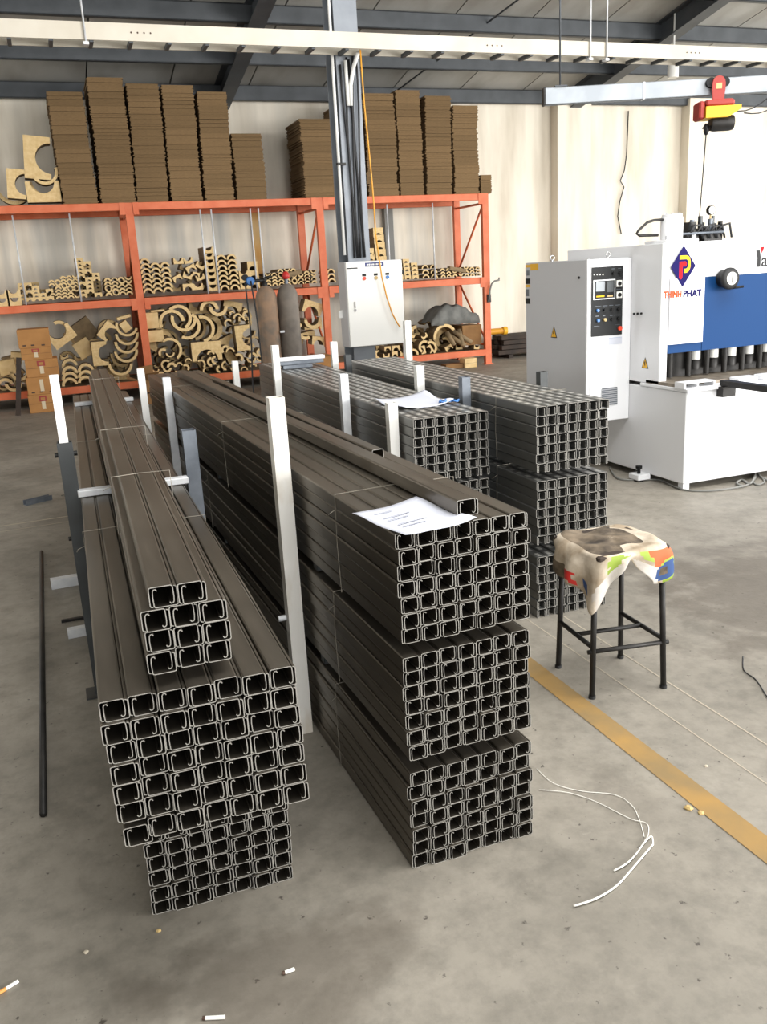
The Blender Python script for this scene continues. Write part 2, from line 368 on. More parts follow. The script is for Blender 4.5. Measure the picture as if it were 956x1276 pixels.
eb = thing('electrical_box', 'white electrical box with three indicator lights mounted on the steel column', 'electrical box', (2.6, 8.0, .82))
EX, EZ = .56, .775
BOX('box_body', (0, -.1, 0), (EX, .118, EZ), 'machine_grey', eb, .004); dr = BOX('box_door', (.004, -.125, .004), (EX-.004, -.101, EZ-.004), 'white_paint', eb, .004)
for (x, mt) in ((.175, 'red_bright'), (.29, 'btn_tan'), (.405, 'btn_blue')):
    k = MB(); k.lathe([(.016, -.137), (.016, -.125)], mt, 12, 'y', (x, 0, EZ-.155)); k.box((x-.018, -.13, EZ-.135), (x+.018, -.125, EZ-.115), 'black'); k.build('indicator_light', eb)
pl = BOX('name_plate', (.19, -.128, EZ-.052), (.375, -.125, EZ-.016), 'label_blue', eb)
for i in range(8):
    BOX('plate_mark', (.206+i*.019, -.1295, EZ-.041), (.206+i*.019+(.013 if i != 6 else .004), -.128, EZ-.027), 'btn_white', pl)
BOX('maker_tag', (.01, -.127, EZ-.064), (.115, -.125, EZ-.054), 'panel', eb)
k = MB(); k.box((.06, -.137, .36), (.075, -.125, .42), 'chrome', .003); k.lathe([(.014, -.133), (.014, -.125)], 'chrome', 10, 'y', (.067, 0, .34)); k.build('lock', eb)
for z in (.12, .64): BOX('hinge', (EX-.002, -.125, z), (EX+.012, -.1, z+.04), 'black', eb)
BOX('mounting_tab', (-.035, .05, .27), (-.001, .07, .34), 'white_paint', eb); BOX('mounting_tab', (EX+.001, .05, .27), (EX+.035, .07, .34), 'white_paint', eb)
k = MB(); pts = [atY(a, b, 7.82) for a, b in ((449, 62), (451, 90), (454, 130), (459, 180), (463, 220), (466, 255), (468, 290), (472, 318), (476, 345), (482, 370), (489, 391), (496, 404), (499, 408))]; k.tube(pts, .007, 'cable_orange', 6); tag(k.build('hanging_cable'), 'orange yellow power cable hanging in front of the electrical box', 'cable')

# overhead cable tray
tr = thing('cable_tray', 'long white overhead cable tray on hanger rods', 'cable tray', (0, 7.8, 3.35))
BOX('side_rail', (-4, -.015, 0), (11, 0, .125), 'tray', tr); BOX('side_rail', (-4, .22, 0), (11, .235, .125), 'tray', tr)
k = MB(); k.box((0, 0, 0), (.03, .22, .03), 'roof_steel'); me = k.mesh('rung')
for i in range(50): link('rung', me, tr, (-3.9+i*.3, 0, -.012))
for x in (.57, 5.13, 5.31, 9.2):
    z1 = roofz(7.78)-3.35; k = MB(); k.tube([(x, -.03, -.03), (x, -.03, z1)], .008, 'galv', 6); k.box((x-.02, -.045, -.04), (x+.02, .02, -.02), 'galv'); k.build('hanger_rod', tr)
for x0 in (.92, 4.05, 6.25):
    for i in range(4):
        k = MB(); k.lathe([(.007, -.0165), (.007, -.015)], 'print_dark', 8, 'y', (x0+i*.05, 0, .06)); k.build('bolt_hole', tr)

# jib rail with hoist
za = 2.53; A_ = atZ(679, 121, za); B_ = atZ(990, 103, za); d = (B_-A_); Lj = d.length*1.25; ang = math.atan2(d.y, d.x)
jib = thing('hoist_rail', 'galvanised overhead hoist rail above the shearing machine', 'rail', A_, ang)
k = MB(); k.box((0, -.03, -.05), (Lj, -.026, .05), 'alu'); k.box((0, .026, -.05), (Lj, .03, .05), 'alu'); k.box((0, -.03, .046), (Lj, .03, .05), 'alu'); k.box((0, -.03, -.05), (Lj, -.014, -.046), 'alu'); k.box((0, .014, -.05), (Lj, .03, -.046), 'alu'); k.build('track', jib)
BOX('end_stop', (-.012, -.032, -.052), (0, .032, .052), 'black_iron', jib)
for x in (.1, Lj-.2):
    k = MB(); k.tube([(x, 0, .05), (x, 0, 1.6+.18*0)], .006, 'roof_steel', 6); k.box((x-.04, -.04, .05), (x+.04, .04, .06), 'roof_steel'); k.build('suspension_rod', jib)
k = MB(); k.box((1.02*.62, -.034, -.052), (1.02*.62+.01, .034, .052), 'galv'); k.build('splice_band', jib)
hp = atZ(885, 112, za); hd = Vector((math.cos(ang), math.sin(ang), 0)); t_ = (hp-A_).dot(hd); hp = A_+hd*t_
hs = thing('electric_hoist', 'small red and yellow electric hoist hanging from the overhead rail', 'hoist', hp, ang)
k = MB(); poly = [(-.035, -.10), (.035, -.10), (.042, -.02)] + [(.042*math.cos(a), .012+.045*math.sin(a)) for a in (0, .5, 1.0, 1.57, 2.1, 2.6, 3.14)] + [(-.042, -.02)]
k.prism(poly, -.075, -.06, 'hoist_red'); k.build('hanger_plate', hs)
k = MB(); k.box((-.018, -.077, -.022), (.018, -.074, .012), 'btn_tan'); k.build('plate_window', hs)
for s in (-1, 1):
    k = MB(); k.lathe([(.03, -.06), (.03, -.032)], 'black', 14, 'y', (s*.045, 0, .02)); k.build('trolley_wheel', hs)
BOX('hoist_top', (-.085, -.10, -.125), (.10, .05, -.085), 'hoist_red', hs, .01)
k = MB(); k.prism([(-.086, -.195), (.06, -.195), (.14, -.15), (.14, -.127), (-.086, -.127)], -.104, .05, 'hoist_yellow'); k.build('hoist_body', hs)
k = MB(); k.lathe([(.045, -.06), (.05, -.04), (.05, .06), (.045, .085)], 'black_iron', 16, 'x', (.03, -.03, -.222)); k.build('rope_drum', hs)
BOX('gearbox', (-.125, -.09, -.2), (-.087, .04, -.09), 'hoist_red', hs, .01)
k = MB(); k.tube([(-.06, -.03, -.22), (-.08, -.03, -.25), (-.05, -.04, -.26), (-.03, -.03, -.235), (0, -.03, -.22)], .004, 'cable', 6); k.tube([(.0, -.03, -.235), (.05, -.05, -.25), (.09, -.03, -.235)], .004, 'cable', 6); k.build('cable_loop', hs)
k = MB(); k.lathe([(.008, -.29), (.018, -.27), (.018, -.235), (.01, -.22)], 'black', 10, 'z', (-.055, -.03, 0)); k.build('cable_gland', hs)
k = MB(); k.tube([(-.055, -.03, -.28), (-.07, -.035, -.6), (-.085, -.04, -.92)], .004, 'cable', 6); k.build('hoist_cable', hs)
k = MB(); pts = [(.12+.05*i, .03, -.14-.035*math.sin(i/5*PI)+.022*i*.6) for i in range(6)]; k.tube(pts, .004, 'cable', 6); k.tube([(p[0]+.09, p[1], p[2]-.02) for p in pts], .004, 'cable', 6); k.build('feed_cable', hs)

# small lamp under the roof, signal cable on the wall
lp = atY(839, 88, 10.9); k = MB(); k.lathe([(.075, -.09), (.075, .06), (.04, .1), (.012, .1), (.012, roofz(10.9)-lp.z)], 'btn_white', 14, 'z'); tag(k.build('ceiling_lamp', None, lp), 'small white lamp hanging under the roof above the hoist rail', 'lamp')
k = MB(); pts = [(9.72, YW-.035, 3.9), (9.70, YW-.035, 3.2), (9.66, YW-.035, 2.95), (9.58, YW-.035, 2.78), (9.66, YW-.035, 2.68), (9.58, YW-.035, 2.45), (9.54, YW-.035, 2.2), (9.62, YW-.035, 1.9)]
k.tube(pts, .010, 'cable', 6); tag(k.build('wall_cable'), 'thin dark cable hanging down the cream back wall', 'cable')

# ------------------------------------------------------------------ steel channel bundles
def channel_mesh(name, path, t, L, m, mend):
    P = [Vector(p) for p in path]; n = len(P); a = []; b = []
    for i, p in enumerate(P):
        d0 = (P[i]-P[i-1]).normalized() if i > 0 else None; d1 = (P[i+1]-P[i]).normalized() if i < n-1 else None
        if d0 is None: nn = Vector((-d1.y, d1.x)); k = 1
        elif d1 is None: nn = Vector((-d0.y, d0.x)); k = 1
        else:
            nn = (Vector((-d0.y, d0.x))+Vector((-d1.y, d1.x))).normalized(); k = 1/max(.5, nn.dot(Vector((-d0.y, d0.x))))
        a.append(p+nn*k*t/2); b.append(p-nn*k*t/2)
    mb = MB(); poly = a + b[::-1]; N = len(poly)
    vs = [(p.x, 0, p.y) for p in poly] + [(p.x, L, p.y) for p in poly]
    mb.add(vs, [(i, (i+1) % N, N+(i+1) % N, N+i) for i in range(N)], m)
    caps = []
    for i in range(n-1): caps.append((i, i+1, N-2-i, N-1-i))
    mb.add(vs[:N], caps, mend); mb.add(vs[N:], [c[::-1] for c in caps], mend)
    return mb.mesh(name)
def rnd(p, q, r):   # rounded corner between axis-aligned legs at q coming from p to r
    p, q, r = Vector(p), Vector(q), Vector(r); e = .0035
    return [tuple(q+(p-q).normalized()*e), tuple(q+((p-q).normalized()+(r-q).normalized())*e*.3), tuple(q+(r-q).normalized()*e)]
def lipped(w, h, t, L):
    g = t*.65; x0, x1, z0, z1 = g, w-g, g, h-g
    xl = w*.845
    path = [(w*.12, z0+t*1.25)] + rnd((w*.12, z0+t*1.25), (x0, z0+t*1.25), (x0, z1)) + rnd((x0, z0), (x0, z1), (xl, z1)) + rnd((x0, z1), (xl, z1), (xl, z0)) + [(xl+.0008, h*.45), (xl, h*.22), (xl-.002, h*.15), (xl-.0055, h*.14), (xl-.0075, h*.22)]
    a = channel_mesh('channel', path, t, L, 'steel', 'steel_cut')
    b = channel_mesh('channel', [(w-x, h-z) for x, z in path], t, L, 'steel', 'steel_cut')
    return a, b
def strut(w, h, t, L):
    g = t*.7; x0, x1, z0, z1 = g, w-g-.003, g, h-g
    xa, xb = x0+w*.15, x1-w*.15
    path = [(xa+.002, h*.78), (xa, h*.70), (xa, z0+.001)] + rnd((xa, z0), (x0, z0), (x0, z1))[1:] + rnd((x0, z0), (x0, z1), (x1, z1)) + rnd((x0, z1), (x1, z1), (x1, z0)) + rnd((x1, z1), (x1, z0), (xb, z0))[:2] + [(xb, z0+.001), (xb, h*.70), (xb-.002, h*.78)]
    return (channel_mesh('channel', path, t, L, 'galv_strut', 'steel_cut'),)
def bundle(label, x, y, rz, z, cols, rows, w, h, L, meshes, jx=.003, jy=.006, group=None, wires=(), cells=None, name='steel_channel_bundle', colx=None):
    root = thing(name, label, 'steel bundle', (x, y, z), rz, group)
    for r in range(rows):
        dx = R.uniform(-jx, jx)
        for c in range(cols):
            if cells and (c, r) not in cells: continue
            ox, oz, oy = c*w+dx+R.uniform(-.0012, .0012), r*h, R.uniform(-jy, jy)
            if cells and isinstance(cells, dict): ox += cells[(c, r)][0]; oz += cells[(c, r)][1]
            for me in meshes: link('channel', me, root, (ox, oy+R.uniform(-.002, .002), oz))
    Wd, Hh = cols*w, rows*h
    for yy in wires:
        k = MB(); e = .004; pts = [(-e, yy, -.001), (-e, yy+.01, Hh*.5), (-e, yy, Hh+e), (Wd*.5, yy+.015, Hh+e*.8), (Wd+e, yy, Hh+e), (Wd+e, yy-.01, Hh*.5), (Wd+e, yy, -.001)]
        k.tube(pts, .0012, 'wire', 5); k.tube([(-e, yy, Hh*.86), (-e-.02, yy-.01, Hh*.84), (-e-.025, yy+.005, Hh*.80)], .0011, 'wire', 5); k.build('tie_wire', root)
    return root
BW, BH, BL = .0505, .0401, 4.3
LA, LB_ = lipped(BW, BH, .0017, BL)
bx, by, br = .675, 1.80, .0255
bund = []
for z, lab, wy in ((0., 'lowest bundle of dark lipped steel channels, on the floor under two more like it', (.55, 2.2)),
                   (.318, 'middle bundle of dark lipped channels in the stack of three by the tall post', (.5, 2.4)),
                   (.6288, 'top bundle of dark lipped steel channels carrying a printed paper sheet', (.42, 1.9, 3.4))):
    b_ = bundle(lab, bx, by, br, z, 7, 7, BW, BH, BL, (LA, LB_), jx=.004, wires=wy, group='lipped channel bundles'); bund.append(b_)
def spacer(x0, y, x1, z0, z1, lab, wy=.04, mt='dark_tube', grp='spacers between steel bundles'):
    k = MB(); k.box((0, 0, 0), (x1-x0, wy, z1-z0), mt, .002); tag(k.build('spacer_bar', None, (x0, y, z0)), lab, 'spacer', grp)
for (z0, z1) in ((.2825, .3165), (.6005, .6275)):
    for y in (2.5, 4.0, 5.5): spacer(bx-br*(y-by)+.012, y, bx-br*(y-by)+.34, z0, z1, 'dark spacer bar pinched between lipped channel bundles')

AW, AH = .0519, .0418
AA, AB = lipped(AW, AH, .0017, 4.95)
ax, ay, ar = -.017, 1.513, -.0185
cells = {}
for r in range(7):
    for c in range(7): cells[(c, r)] = (0, 0)
cells[(0, 0)] = (.004, -.012)
bundle('wide bundle of lipped channels overhanging the one below, a small pile wired on top', ax, ay, ar, .4837, 7, 7, AW, AH, 4.95, (AA, AB), jx=.003, cells=cells, group='lipped channel bundles', wires=(1.2, 2.9))
pc = {(c, r): (0.006*r*0, 0) for r in range(3) for c in range(3)}; pc[(0, 3)] = (.012, 0); pc[(1, 3)] = (.012, 0)
PA, PB = lipped(AW, AH, .0017, 4.62)
bundle('small stepped pile of eleven lipped channels wired on top of the wide bundle', .078, 1.535, -.024, .8025, 3, 4, AW, AH, 4.62, (PA, PB), jx=.004, cells=pc, group='lipped channel bundles', wires=(1.0, 1.9, 3.9))
LLA, LLB = lipped(.0507, .0405, .0017, 4.5)
bundle('recessed lower bundle of lipped channels on the floor, shaded by the overhanging bundle', .029, 1.908, -.012, 0, 7, 10, .0507, .0405, 4.5, (LLA, LLB), jx=.003, group='lipped channel bundles')
for y in (2.3, 3.6, 5.2): spacer(.05, y, .40, .4075, .4705, 'dark spacer bar between the recessed bundle and the overhanging bundle', .06)
for y, x0, x1 in ((3.2, .005, .395), (5.82, .07, .43)): spacer(x0, y, x1, .7775, .8005, 'bright spacer bar across the wide bundle, '+('level with the telescoping post' if y < 4 else 'at its far end by the white post'), .045, 'galv', 'bright spacer bars')

SW, SH, SLn = .0497, .0398, 3.0
ST = strut(SW, SH, .0017, SLn)
for z, lab in ((.02, 'bottom bundle of slotted struts behind the lipped channels'), (.325, 'second bundle of slotted struts, just below the one with papers'), (.6185, 'bundle of slotted steel struts with folded papers and a blue clip on top')):
    bundle(lab, 1.345, 3.316, -.0097, z, 7, 7, SW, SH, SLn, ST, jx=.002, jy=.003, group='slotted strut bundles')
ST2 = strut(SW, SH, .0017, 2.55)
for z, lab, wy in ((.0, 'lowest bundle of slotted struts, behind the stool legs', ()), (.334, 'middle bundle of slotted struts in the stack behind the stool', (.35,)), (.648, 'top bundle of slotted struts next to the control cabinet', (.35,))):
    bundle(lab, 1.8037, 3.1032, -.0122, z, 7, 7, SW, SH, 2.55, ST2, jx=.003, jy=.003, group='slotted strut bundles', wires=wy)
for (x0, z0, z1) in ((1.36, .300, .3235), (1.36, .605, .617), (1.82, .2800, .3325), (1.82, .614, .6465)):
    for y in (3.7, 5.0): spacer(x0, y, x0+.32, z0, z1, 'dark spacer bar pinched between slotted strut bundles')
for y in (3.7, 5.0): spacer(1.36, y, 1.68, 0, .0185, 'thin dark spacer bar on the floor under slotted struts')

# loose channels on top of the big stack
k1 = lipped(.058, .042, .0017, 3.9)
t1 = thing('loose_channel', 'single loose grey channel lying on top of the bundle beside the paper', 'steel channel', (.853, 1.845, .911), .035)
for me in k1: link('channel', me, t1)
k2 = lipped(.045, .04, .0017, 2.55)
t2 = thing('loose_channel', 'loose dark channel with hooked end lying along the stack edge by the slotted struts', 'steel channel', (.895, 2.561, .911), .0255)
link('channel', k2[0], t2)
k = MB()
for i, (dx, dz) in enumerate(((0, 0), (.045, 0), (.09, 0), (.01, .028), (.06, .028))): k.prism([(dx, dz), (dx+.042, dz), (dx+.042, dz+.024), (dx+.038, dz+.024), (dx+.038, dz+.004), (dx+.004, dz+.004), (dx+.004, dz+.024), (dx, dz+.024)], 0, .35, 'galv')
oc = thing('channel_offcuts', 'short pile of bright channel offcuts on the slotted strut bundle', 'steel offcuts', (1.39, 5.72, .899), -.01)
offc = ((.02, 0., .0, 'galv_dull', .20), (.0, 0., .026, 'galv_dull', .30), (.0, .0, .052, 'galv', .31))
for (dx, dy, dz, mt, ln_) in offc:
    kk = MB(); kk.box((dx, dy, dz), (dx+ln_, dy+.05, dz+.004), mt); kk.box((dx, dy, dz), (dx+ln_, dy+.004, dz+.024), mt); kk.box((dx, dy+.046, dz), (dx+ln_, dy+.05, dz+.024), mt); kk.build('offcut', oc)

# ------------------------------------------------------------------ posts
def post(label, x, y, z1, wd=.042, mt='galv', name='steel_post', z0=0., lean=(0, 0), group='posts holding the bundles'):
    k = MB(); h = wd/2; i = h-.003; lx, ly = lean
    lo = [(-h, -h, 0), (h, -h, 0), (h, h, 0), (-h, h, 0)]; zt = z1-z0
    up = [(a+lx, b+ly, zt) for a, b, _ in lo]; ui = [(a*i/h+lx, b*i/h+ly, zt) for a, b, _ in lo]; ud = [(a, b, zt-.06) for a, b, _ in ui]
    vs = lo+up+ui+ud
    fs = [(0, 3, 2, 1)]
    for q in range(4):
        j = (q+1) % 4; fs += [(q, j, 4+j, 4+q), (4+q, 4+j, 8+j, 8+q), (8+q, 8+j, 12+j, 12+q)]
    fs.append((12, 13, 14, 15)); k.add(vs, fs, mt)
    return tag(k.build(name, None, (x, y, z0)), label, 'post', group)
po = thing('telescopic_post', 'telescoping post, dark sleeve with a white inner tube, beside the overhanging bundle', 'post', (-.014, 3.25, 0))
k = MB(); k.box((-.026, -.026, 0), (.026, -.022, .974), 'dark_tube'); k.box((-.026, .022, 0), (.026, .026, .974), 'dark_tube'); k.box((-.026, -.022, 0), (-.022, .022, .974), 'dark_tube'); k.box((.022, -.022, 0), (.026, .022, .974), 'dark_tube'); k.build('sleeve', po)
BOX('inner_tube', (-.016, -.012, .02), (.014, .014, 1.21), 'white_paint', po)
for s in (-1, 1):
    k = MB(); k.lathe([(.009, s*.026), (.009, s*.038)], 'black_iron', 8, 'x', (0, 0, .93)); k.build('bolt', po)
k = MB(); k.lathe([(.008, -.036), (.008, -.026)], 'black_iron', 8, 'x', (0, 0, .62)); k.build('bolt', po)
k = MB(); k.box((-.06, -.05, 0), (.06, .05, .006), 'dark_tube'); k.build('foot_plate', po)
post('dull grey post standing between the overhanging bundle and the big stack', .422, 3.27, .966, .05, 'galv_dull')
post('white post at the far end of the overhanging bundle', .455, 5.34, 1.02, .04, 'white_paint')
post('galvanised post on the side of the big stack, with wire looped round it', .565, 5.05, .985, .042, 'galv')
tallp = thing('tall_post', 'tall worn white post leaning on the front of the big stack', 'post', (.612, 2.62, 0))
k = MB(); h = .024
lo = [(-h, -h, .0), (h, -h, .0), (h, h, .0), (-h, h, .0)]; up = [(a-.008, b-.03, 1.145) for a, b, _ in lo]; ui = [(a*.85-.008, b*.85-.03, 1.145) for a, b, _ in lo]; ud = [(a, b, 1.08) for a, b, _ in ui]
fs = [(0, 3, 2, 1), (12, 13, 14, 15)]
for q in range(4):
    j = (q+1) % 4; fs += [(q, j, 4+j, 4+q), (4+q, 4+j, 8+j, 8+q), (8+q, 8+j, 12+j, 12+q)]
k.add(lo+up+ui+ud, fs, 'white_worn'); k.build('tube', tallp)
k = MB(); k.lathe([(.01, -.05), (.01, -.024)], 'galv', 8, 'x', (-.004, 0, .42)); k.build('bolt', tallp)
post('white post just behind the tall worn post, at the end of the slotted struts', 1.29, 5.42, 1.085, .042, 'white_paint')
post('short white post between the big stack and the gas cylinders', 1.17, 6.15, .945, .04, 'white_paint')
post('bright post against the side of the slotted struts with papers', 1.312, 4.12, 1.018, .04, 'galv')
post('bright post beside the front end of the slotted struts with papers', 1.312, 3.47, .952, .042, 'white_paint')
post('white post before the cardboard box, between both slotted strut stacks', 1.775, 5.74, 1.053, .04, 'white_paint')
post('dark grey post under the electrical box, between both slotted strut stacks', 1.775, 5.45, .985, .04, 'dark_tube')
post('white post next to the papers, between both slotted strut stacks', 1.768, 4.24, 1.009, .042, 'white_paint')
post('dull grey post next to the blue clip, between both slotted strut stacks', 1.765, 3.69, 1.001, .042, 'galv_dull')
post('tall white post on the far side of the slotted struts near the electrical box', 2.22, 5.50, 1.169, .042, 'white_paint')
post('dark grey post between the slotted struts and the control cabinet', 2.205, 3.735, .982, .042, 'dark_tube')

# floor sleepers and odds on the floor by the telescopic post
def hollow(name, label, a, b, w, h, mt, grp):
    a = Vector(a); b = Vector(b); L = (b-a).length; k = MB(); t = .003
    k.box((0, -w/2, 0), (L, w/2, t), mt); k.box((0, -w/2, h-t), (L, w/2, h), mt); k.box((0, -w/2, t), (L, -w/2+t, h-t), mt); k.box((0, w/2-t, t), (L, w/2, h-t), mt); k.box((.03, -w/2+t, t), (.033, w/2-t, h-t), mt)
    o = k.build(name, None, a, (0, 0, math.atan2(b.y-a.y, b.x-a.x))); return tag(o, label, 'steel tube', grp)
hollow('steel_tube', 'short bright square tube on the floor behind the telescopic post', (-.19, 4.62, .001), (-.005, 4.63, .001), .05, .05, 'galv', None)
hollow('steel_tube', 'stubby bright square tube on the floor, tucked against the recessed bundle', (-.125, 3.88, .001), (0., 3.885, .001), .04, .04, 'galv', None)
k = MB(); k.box((-.15, 4.08, .0005), (.0, 4.10, .012), 'black_iron'); tag(k.build('iron_strip'), 'short dark iron strip on the floor between two bright tubes', 'steel strip')
k = MB(); k.tube([(-.241, 5.31, .012), (-.225, 2.47, .012)], .011, 'black_iron', 8); tag(k.build('iron_bar'), 'long thin dark iron bar lying alone on the concrete', 'iron bar')
pz = atZ(52, 628); k = MB(); d = Vector((.19, .05, 0)); 
k.box((0, 0, 0), (.2, .05, .004), 'galv_dull'); k.box((0, 0, .004), (.2, .004, .035), 'galv_dull'); k.box((0, .046, .004), (.2, .05, .035), 'galv_dull'); tag(k.build('channel_offcut', None, (pz.x-.1, pz.y, .001), (0, 0, .5)), 'short slotted channel offcut on the floor near the telescopic post', 'steel offcut')
pz = atZ(76, 618); k = MB(); k.tube([(0, 0, .006), (.03, .01, .006), (.05, -.05, .006), (.06, -.2, .006)], .005, 'wire', 6); tag(k.build('wire_scrap', None, pz), 'bent scrap of bright wire on the floor beside the slotted offcut', 'wire')

# ------------------------------------------------------------------ papers
def sheet(pts, label, name, group=None, curl=.006, z=.0):
    P = [Vector(p) for p in pts]; n = 10; k = MB(); vs = []
    for i in range(n+1):
        for j in range(n+1):
            u, v = i/n, j/n; p = (P[0]*(1-u)+P[1]*u)*(1-v)+(P[3]*(1-u)+P[2]*u)*v
            vs.append((p.x, p.y, p.z+curl*(abs(u-.5)*2)**3*(.5+.5*math.sin(v*7+1))+.0012*math.sin(u*9+v*5)+.0015))
    k.add(vs, [(i*(n+1)+j, (i+1)*(n+1)+j, (i+1)*(n+1)+j+1, i*(n+1)+j+1) for i in range(n) for j in range(n)], 'paper', True)
    o = k.build(name); tag(o, label, 'paper', group)
    sd = o.modifiers.new('thick', 'SOLIDIFY'); sd.thickness = .0006
    return o, P
zp = .9125
q = [atZ(439, 643, zp), atZ(519, 622, zp), atZ(594, 649, zp), atZ(505, 670, zp)]
o, P = sheet(q, 'printed white paper sheet on the top bundle of dark lipped channels', 'paper_sheet')
k = MB()
for i in range(7):
    v = .18+.09*i
    if i in (1, 4): continue
    a = (P[0]*.82+P[1]*.18)*(1-v)+(P[3]*.82+P[2]*.18)*v; u2 = .45+.3*((i*37) % 10)/10; b = (P[0]*(1-u2)+P[1]*u2)*(1-v)+(P[3]*(1-u2)+P[2]*u2)*v; w_ = (P[3]-P[0]).normalized()*.004; z_ = Vector((0, 0, .0042))
    k.add([a+z_, b+z_, b+w_+z_, a+w_+z_], [(0, 1, 2, 3)], 'paper_print')
k.build('printed_lines', o)
zc = .8985
q = [atZ(463, 501, zc), atZ(528, 491, zc), atZ(566, 503, zc), atZ(500, 512, zc)]
sheet(q, 'white papers laid on the slotted strut bundle', 'paper_sheet', None, .02)
k = MB(); pz = atZ(548, 502, zc+.006)
for dx, dy in ((0, 0), (.03, .01), (.055, -.01)): k.tube([(dx, dy, .004), (dx+.02, dy+.03, .006), (dx+.04, dy+.01, .004), (dx+.02, dy-.02, .005)], .006, 'btn_blue', 6, closed=True)
tag(k.build('blue_clip', None, pz), 'small blue plastic clip lying on the white papers', 'clip')

# ------------------------------------------------------------------ stool with sack
st = thing('stool', 'black tubular steel stool with four legs and foot rungs', 'stool', (1.745, 2.494, 0))
legs = {'fl': (1.602, 2.383), 'bl': (1.626, 2.646), 'br': (1.883, 2.612), 'fr': (1.871, 2.338)}
cxs, cys = 1.745, 2.494; ZS = .505
tops = {n: (cxs+(x-cxs)*.90, cys+(y-cys)*.90) for n, (x, y) in legs.items()}
def loc(p, z): return (p[0]-cxs, p[1]-cys, z)
for n in legs:
    k = MB(); k.tube([loc(legs[n], .002), loc(tops[n], ZS)], .0105, 'black_iron', 10); k.lathe([(.0125, 0), (.0125, .012)], 'rubber', 10, 'z', loc(legs[n], 0)); k.build('leg', st)
def lerp(n, z): a, b = legs[n], tops[n]; t = z/ZS; return (a[0]*(1-t)+b[0]*t, a[1]*(1-t)+b[1]*t)
def rung(a, b, z, ext=0.):
    A, B = Vector(loc(a, z)), Vector(loc(b, z)); d = (B-A).normalized()*ext; k = MB(); k.tube([A-d, B+d], .0085, 'black_iron', 8); k.build('foot_rung', st)
rung(lerp('fl', .19), lerp('bl', .19), .19); rung(lerp('fr', .19), lerp('br', .19), .19)
rung(lerp('fl', .178), lerp('fr', .178), .176, .02)
mid = lambda a, b: ((a[0]+b[0])/2, (a[1]+b[1])/2)
rung(mid(lerp('fl', .19), lerp('bl', .19)), mid(lerp('fr', .19), lerp('br', .19)), .19)
k = MB(); pts = [loc(tops[n], ZS) for n in ('fl', 'fr', 'br', 'bl')]; k.tube(pts, .009, 'black_iron', 8, closed=True)
k.build('seat_frame', st)
k = MB(); k.box((-.145, -.145, ZS+.008), (.145, .145, ZS+.03), 'old_timber', .006); k.build('seat_board', st)
# draped sack
sk = MB(); NT, NS = 96, 30; vs = []
SQ = .152; ZT = ZS+.034
def sq(th):  # radius of a rounded square
    c, s = abs(math.cos(th)), abs(math.sin(th)); return SQ/((c**6+s**6)**(1/6))
def bumpf(a, c, wd): 
    d = (a-c+PI) % (2*PI)-PI; return math.exp(-(d/wd)**2)
def hang(th):
    h = .055
    h += .165*bumpf(th, math.radians(-140), .30) + .04*bumpf(th, math.radians(-165), .25)   # long tail at the front left leg
    h += .075*bumpf(th, math.radians(-55), .42)      # right front flap
    h += .085*bumpf(th, math.radians(168), .35)
    h -= .03*bumpf(th, math.radians(-97), .14)
    h += .03*bumpf(th, math.radians(-20), .3)
    return h
for i in range(NS+1):
    s = i/NS
    for j in range(NT):
        th = 2*PI*j/NT; r0 = sq(th)
        if s < .5:
            q_ = s/.5; r = r0*q_; z = ZT+.004*math.sin(5*th+3*q_)*q_+.005*math.sin(r*60+th*2)*q_ + .006*(1-q_)
        else:
            q_ = (s-.5)/.5; hh = hang(th); out = .012*math.sin(min(1, q_*2.5)*PI/2) + (.012+.3*hh*.12)*math.sin(th*11+1.3+q_*2)*q_ + .01*q_*bumpf(th, math.radians(180), .5)
            tail = bumpf(th, math.radians(-140), .3)
            r = r0+out - tail*.03*q_ + .035*q_*(1-q_)*bumpf(th, math.radians(-15), .5)*2 + .03*q_*(1-q_)*4*bumpf(th, math.radians(178), .5)*.6
            z = ZT-.004-hh*(q_**1.1) + .006*math.sin(th*7)*q_
        vs.append((r*math.cos(th), r*math.sin(th), z))
groups = {}
for i in range(NS):
    for j in range(NT):
        j2 = (j+1) % NT; s = (i+.5)/NS; a = math.degrees(2*PI*(j+.5)/NT); a = a-360 if a > 180 else a
        q_ = (s-.5)/.5
        mt = 'sack'
        if s < .46: 
            mt = 'sack_dirty' if (abs(math.sin(j*.4)+s*2-.6) < 1.5 and (a > 60 or a < -100 or s < .3)) else 'sack'
        elif q_ > 0:
            a += 3*math.sin(q_*11)+2*math.sin(j*1.7)
            e1 = ((a+50)/13)**2+((q_-.70)/.24)**2
            if -72 < a < -14 and .05 < q_ < .70+.1*math.sin(a*.13): mt = 'sack_orange'
            if e1 < 1.5 or (-80 < a < -70 and .05 < q_ < .4): mt = 'sack_green'
            if e1 < 1.0: mt = 'sack_blue' if e1 > .25 else 'sack_dirty'
            if -88 < a < -60 and q_ > .5: mt = 'sack_white'
            if -118 < a < -100 and .10 < q_ < .35: mt = 'sack_green'
            if -124 < a < -114 and .2 < q_ < .6: mt = 'sack_green'
            if -135 < a < -100 and q_ > .62: mt = 'sack_white'
            if -152 < a < -143 and .62 < q_ < .82: mt = 'sack_blue'
            if -172 < a < -160 and .6 < q_ < .92: mt = 'red'
            if a < -176 or a > 140: mt = 'sack_dirty' if q_ > .5 else 'sack'
        groups.setdefault(mt, []).append((i*NT+j, (i+1)*NT+j, (i+1)*NT+j2, i*NT+j2))
sk.v = [tuple(v) for v in vs]
for mt, fs in groups.items():
    kx = sk.mid(mt)
    for f in fs: sk.f.append(f[::-1]); sk.mi.append(kx); sk.sm.append(True)
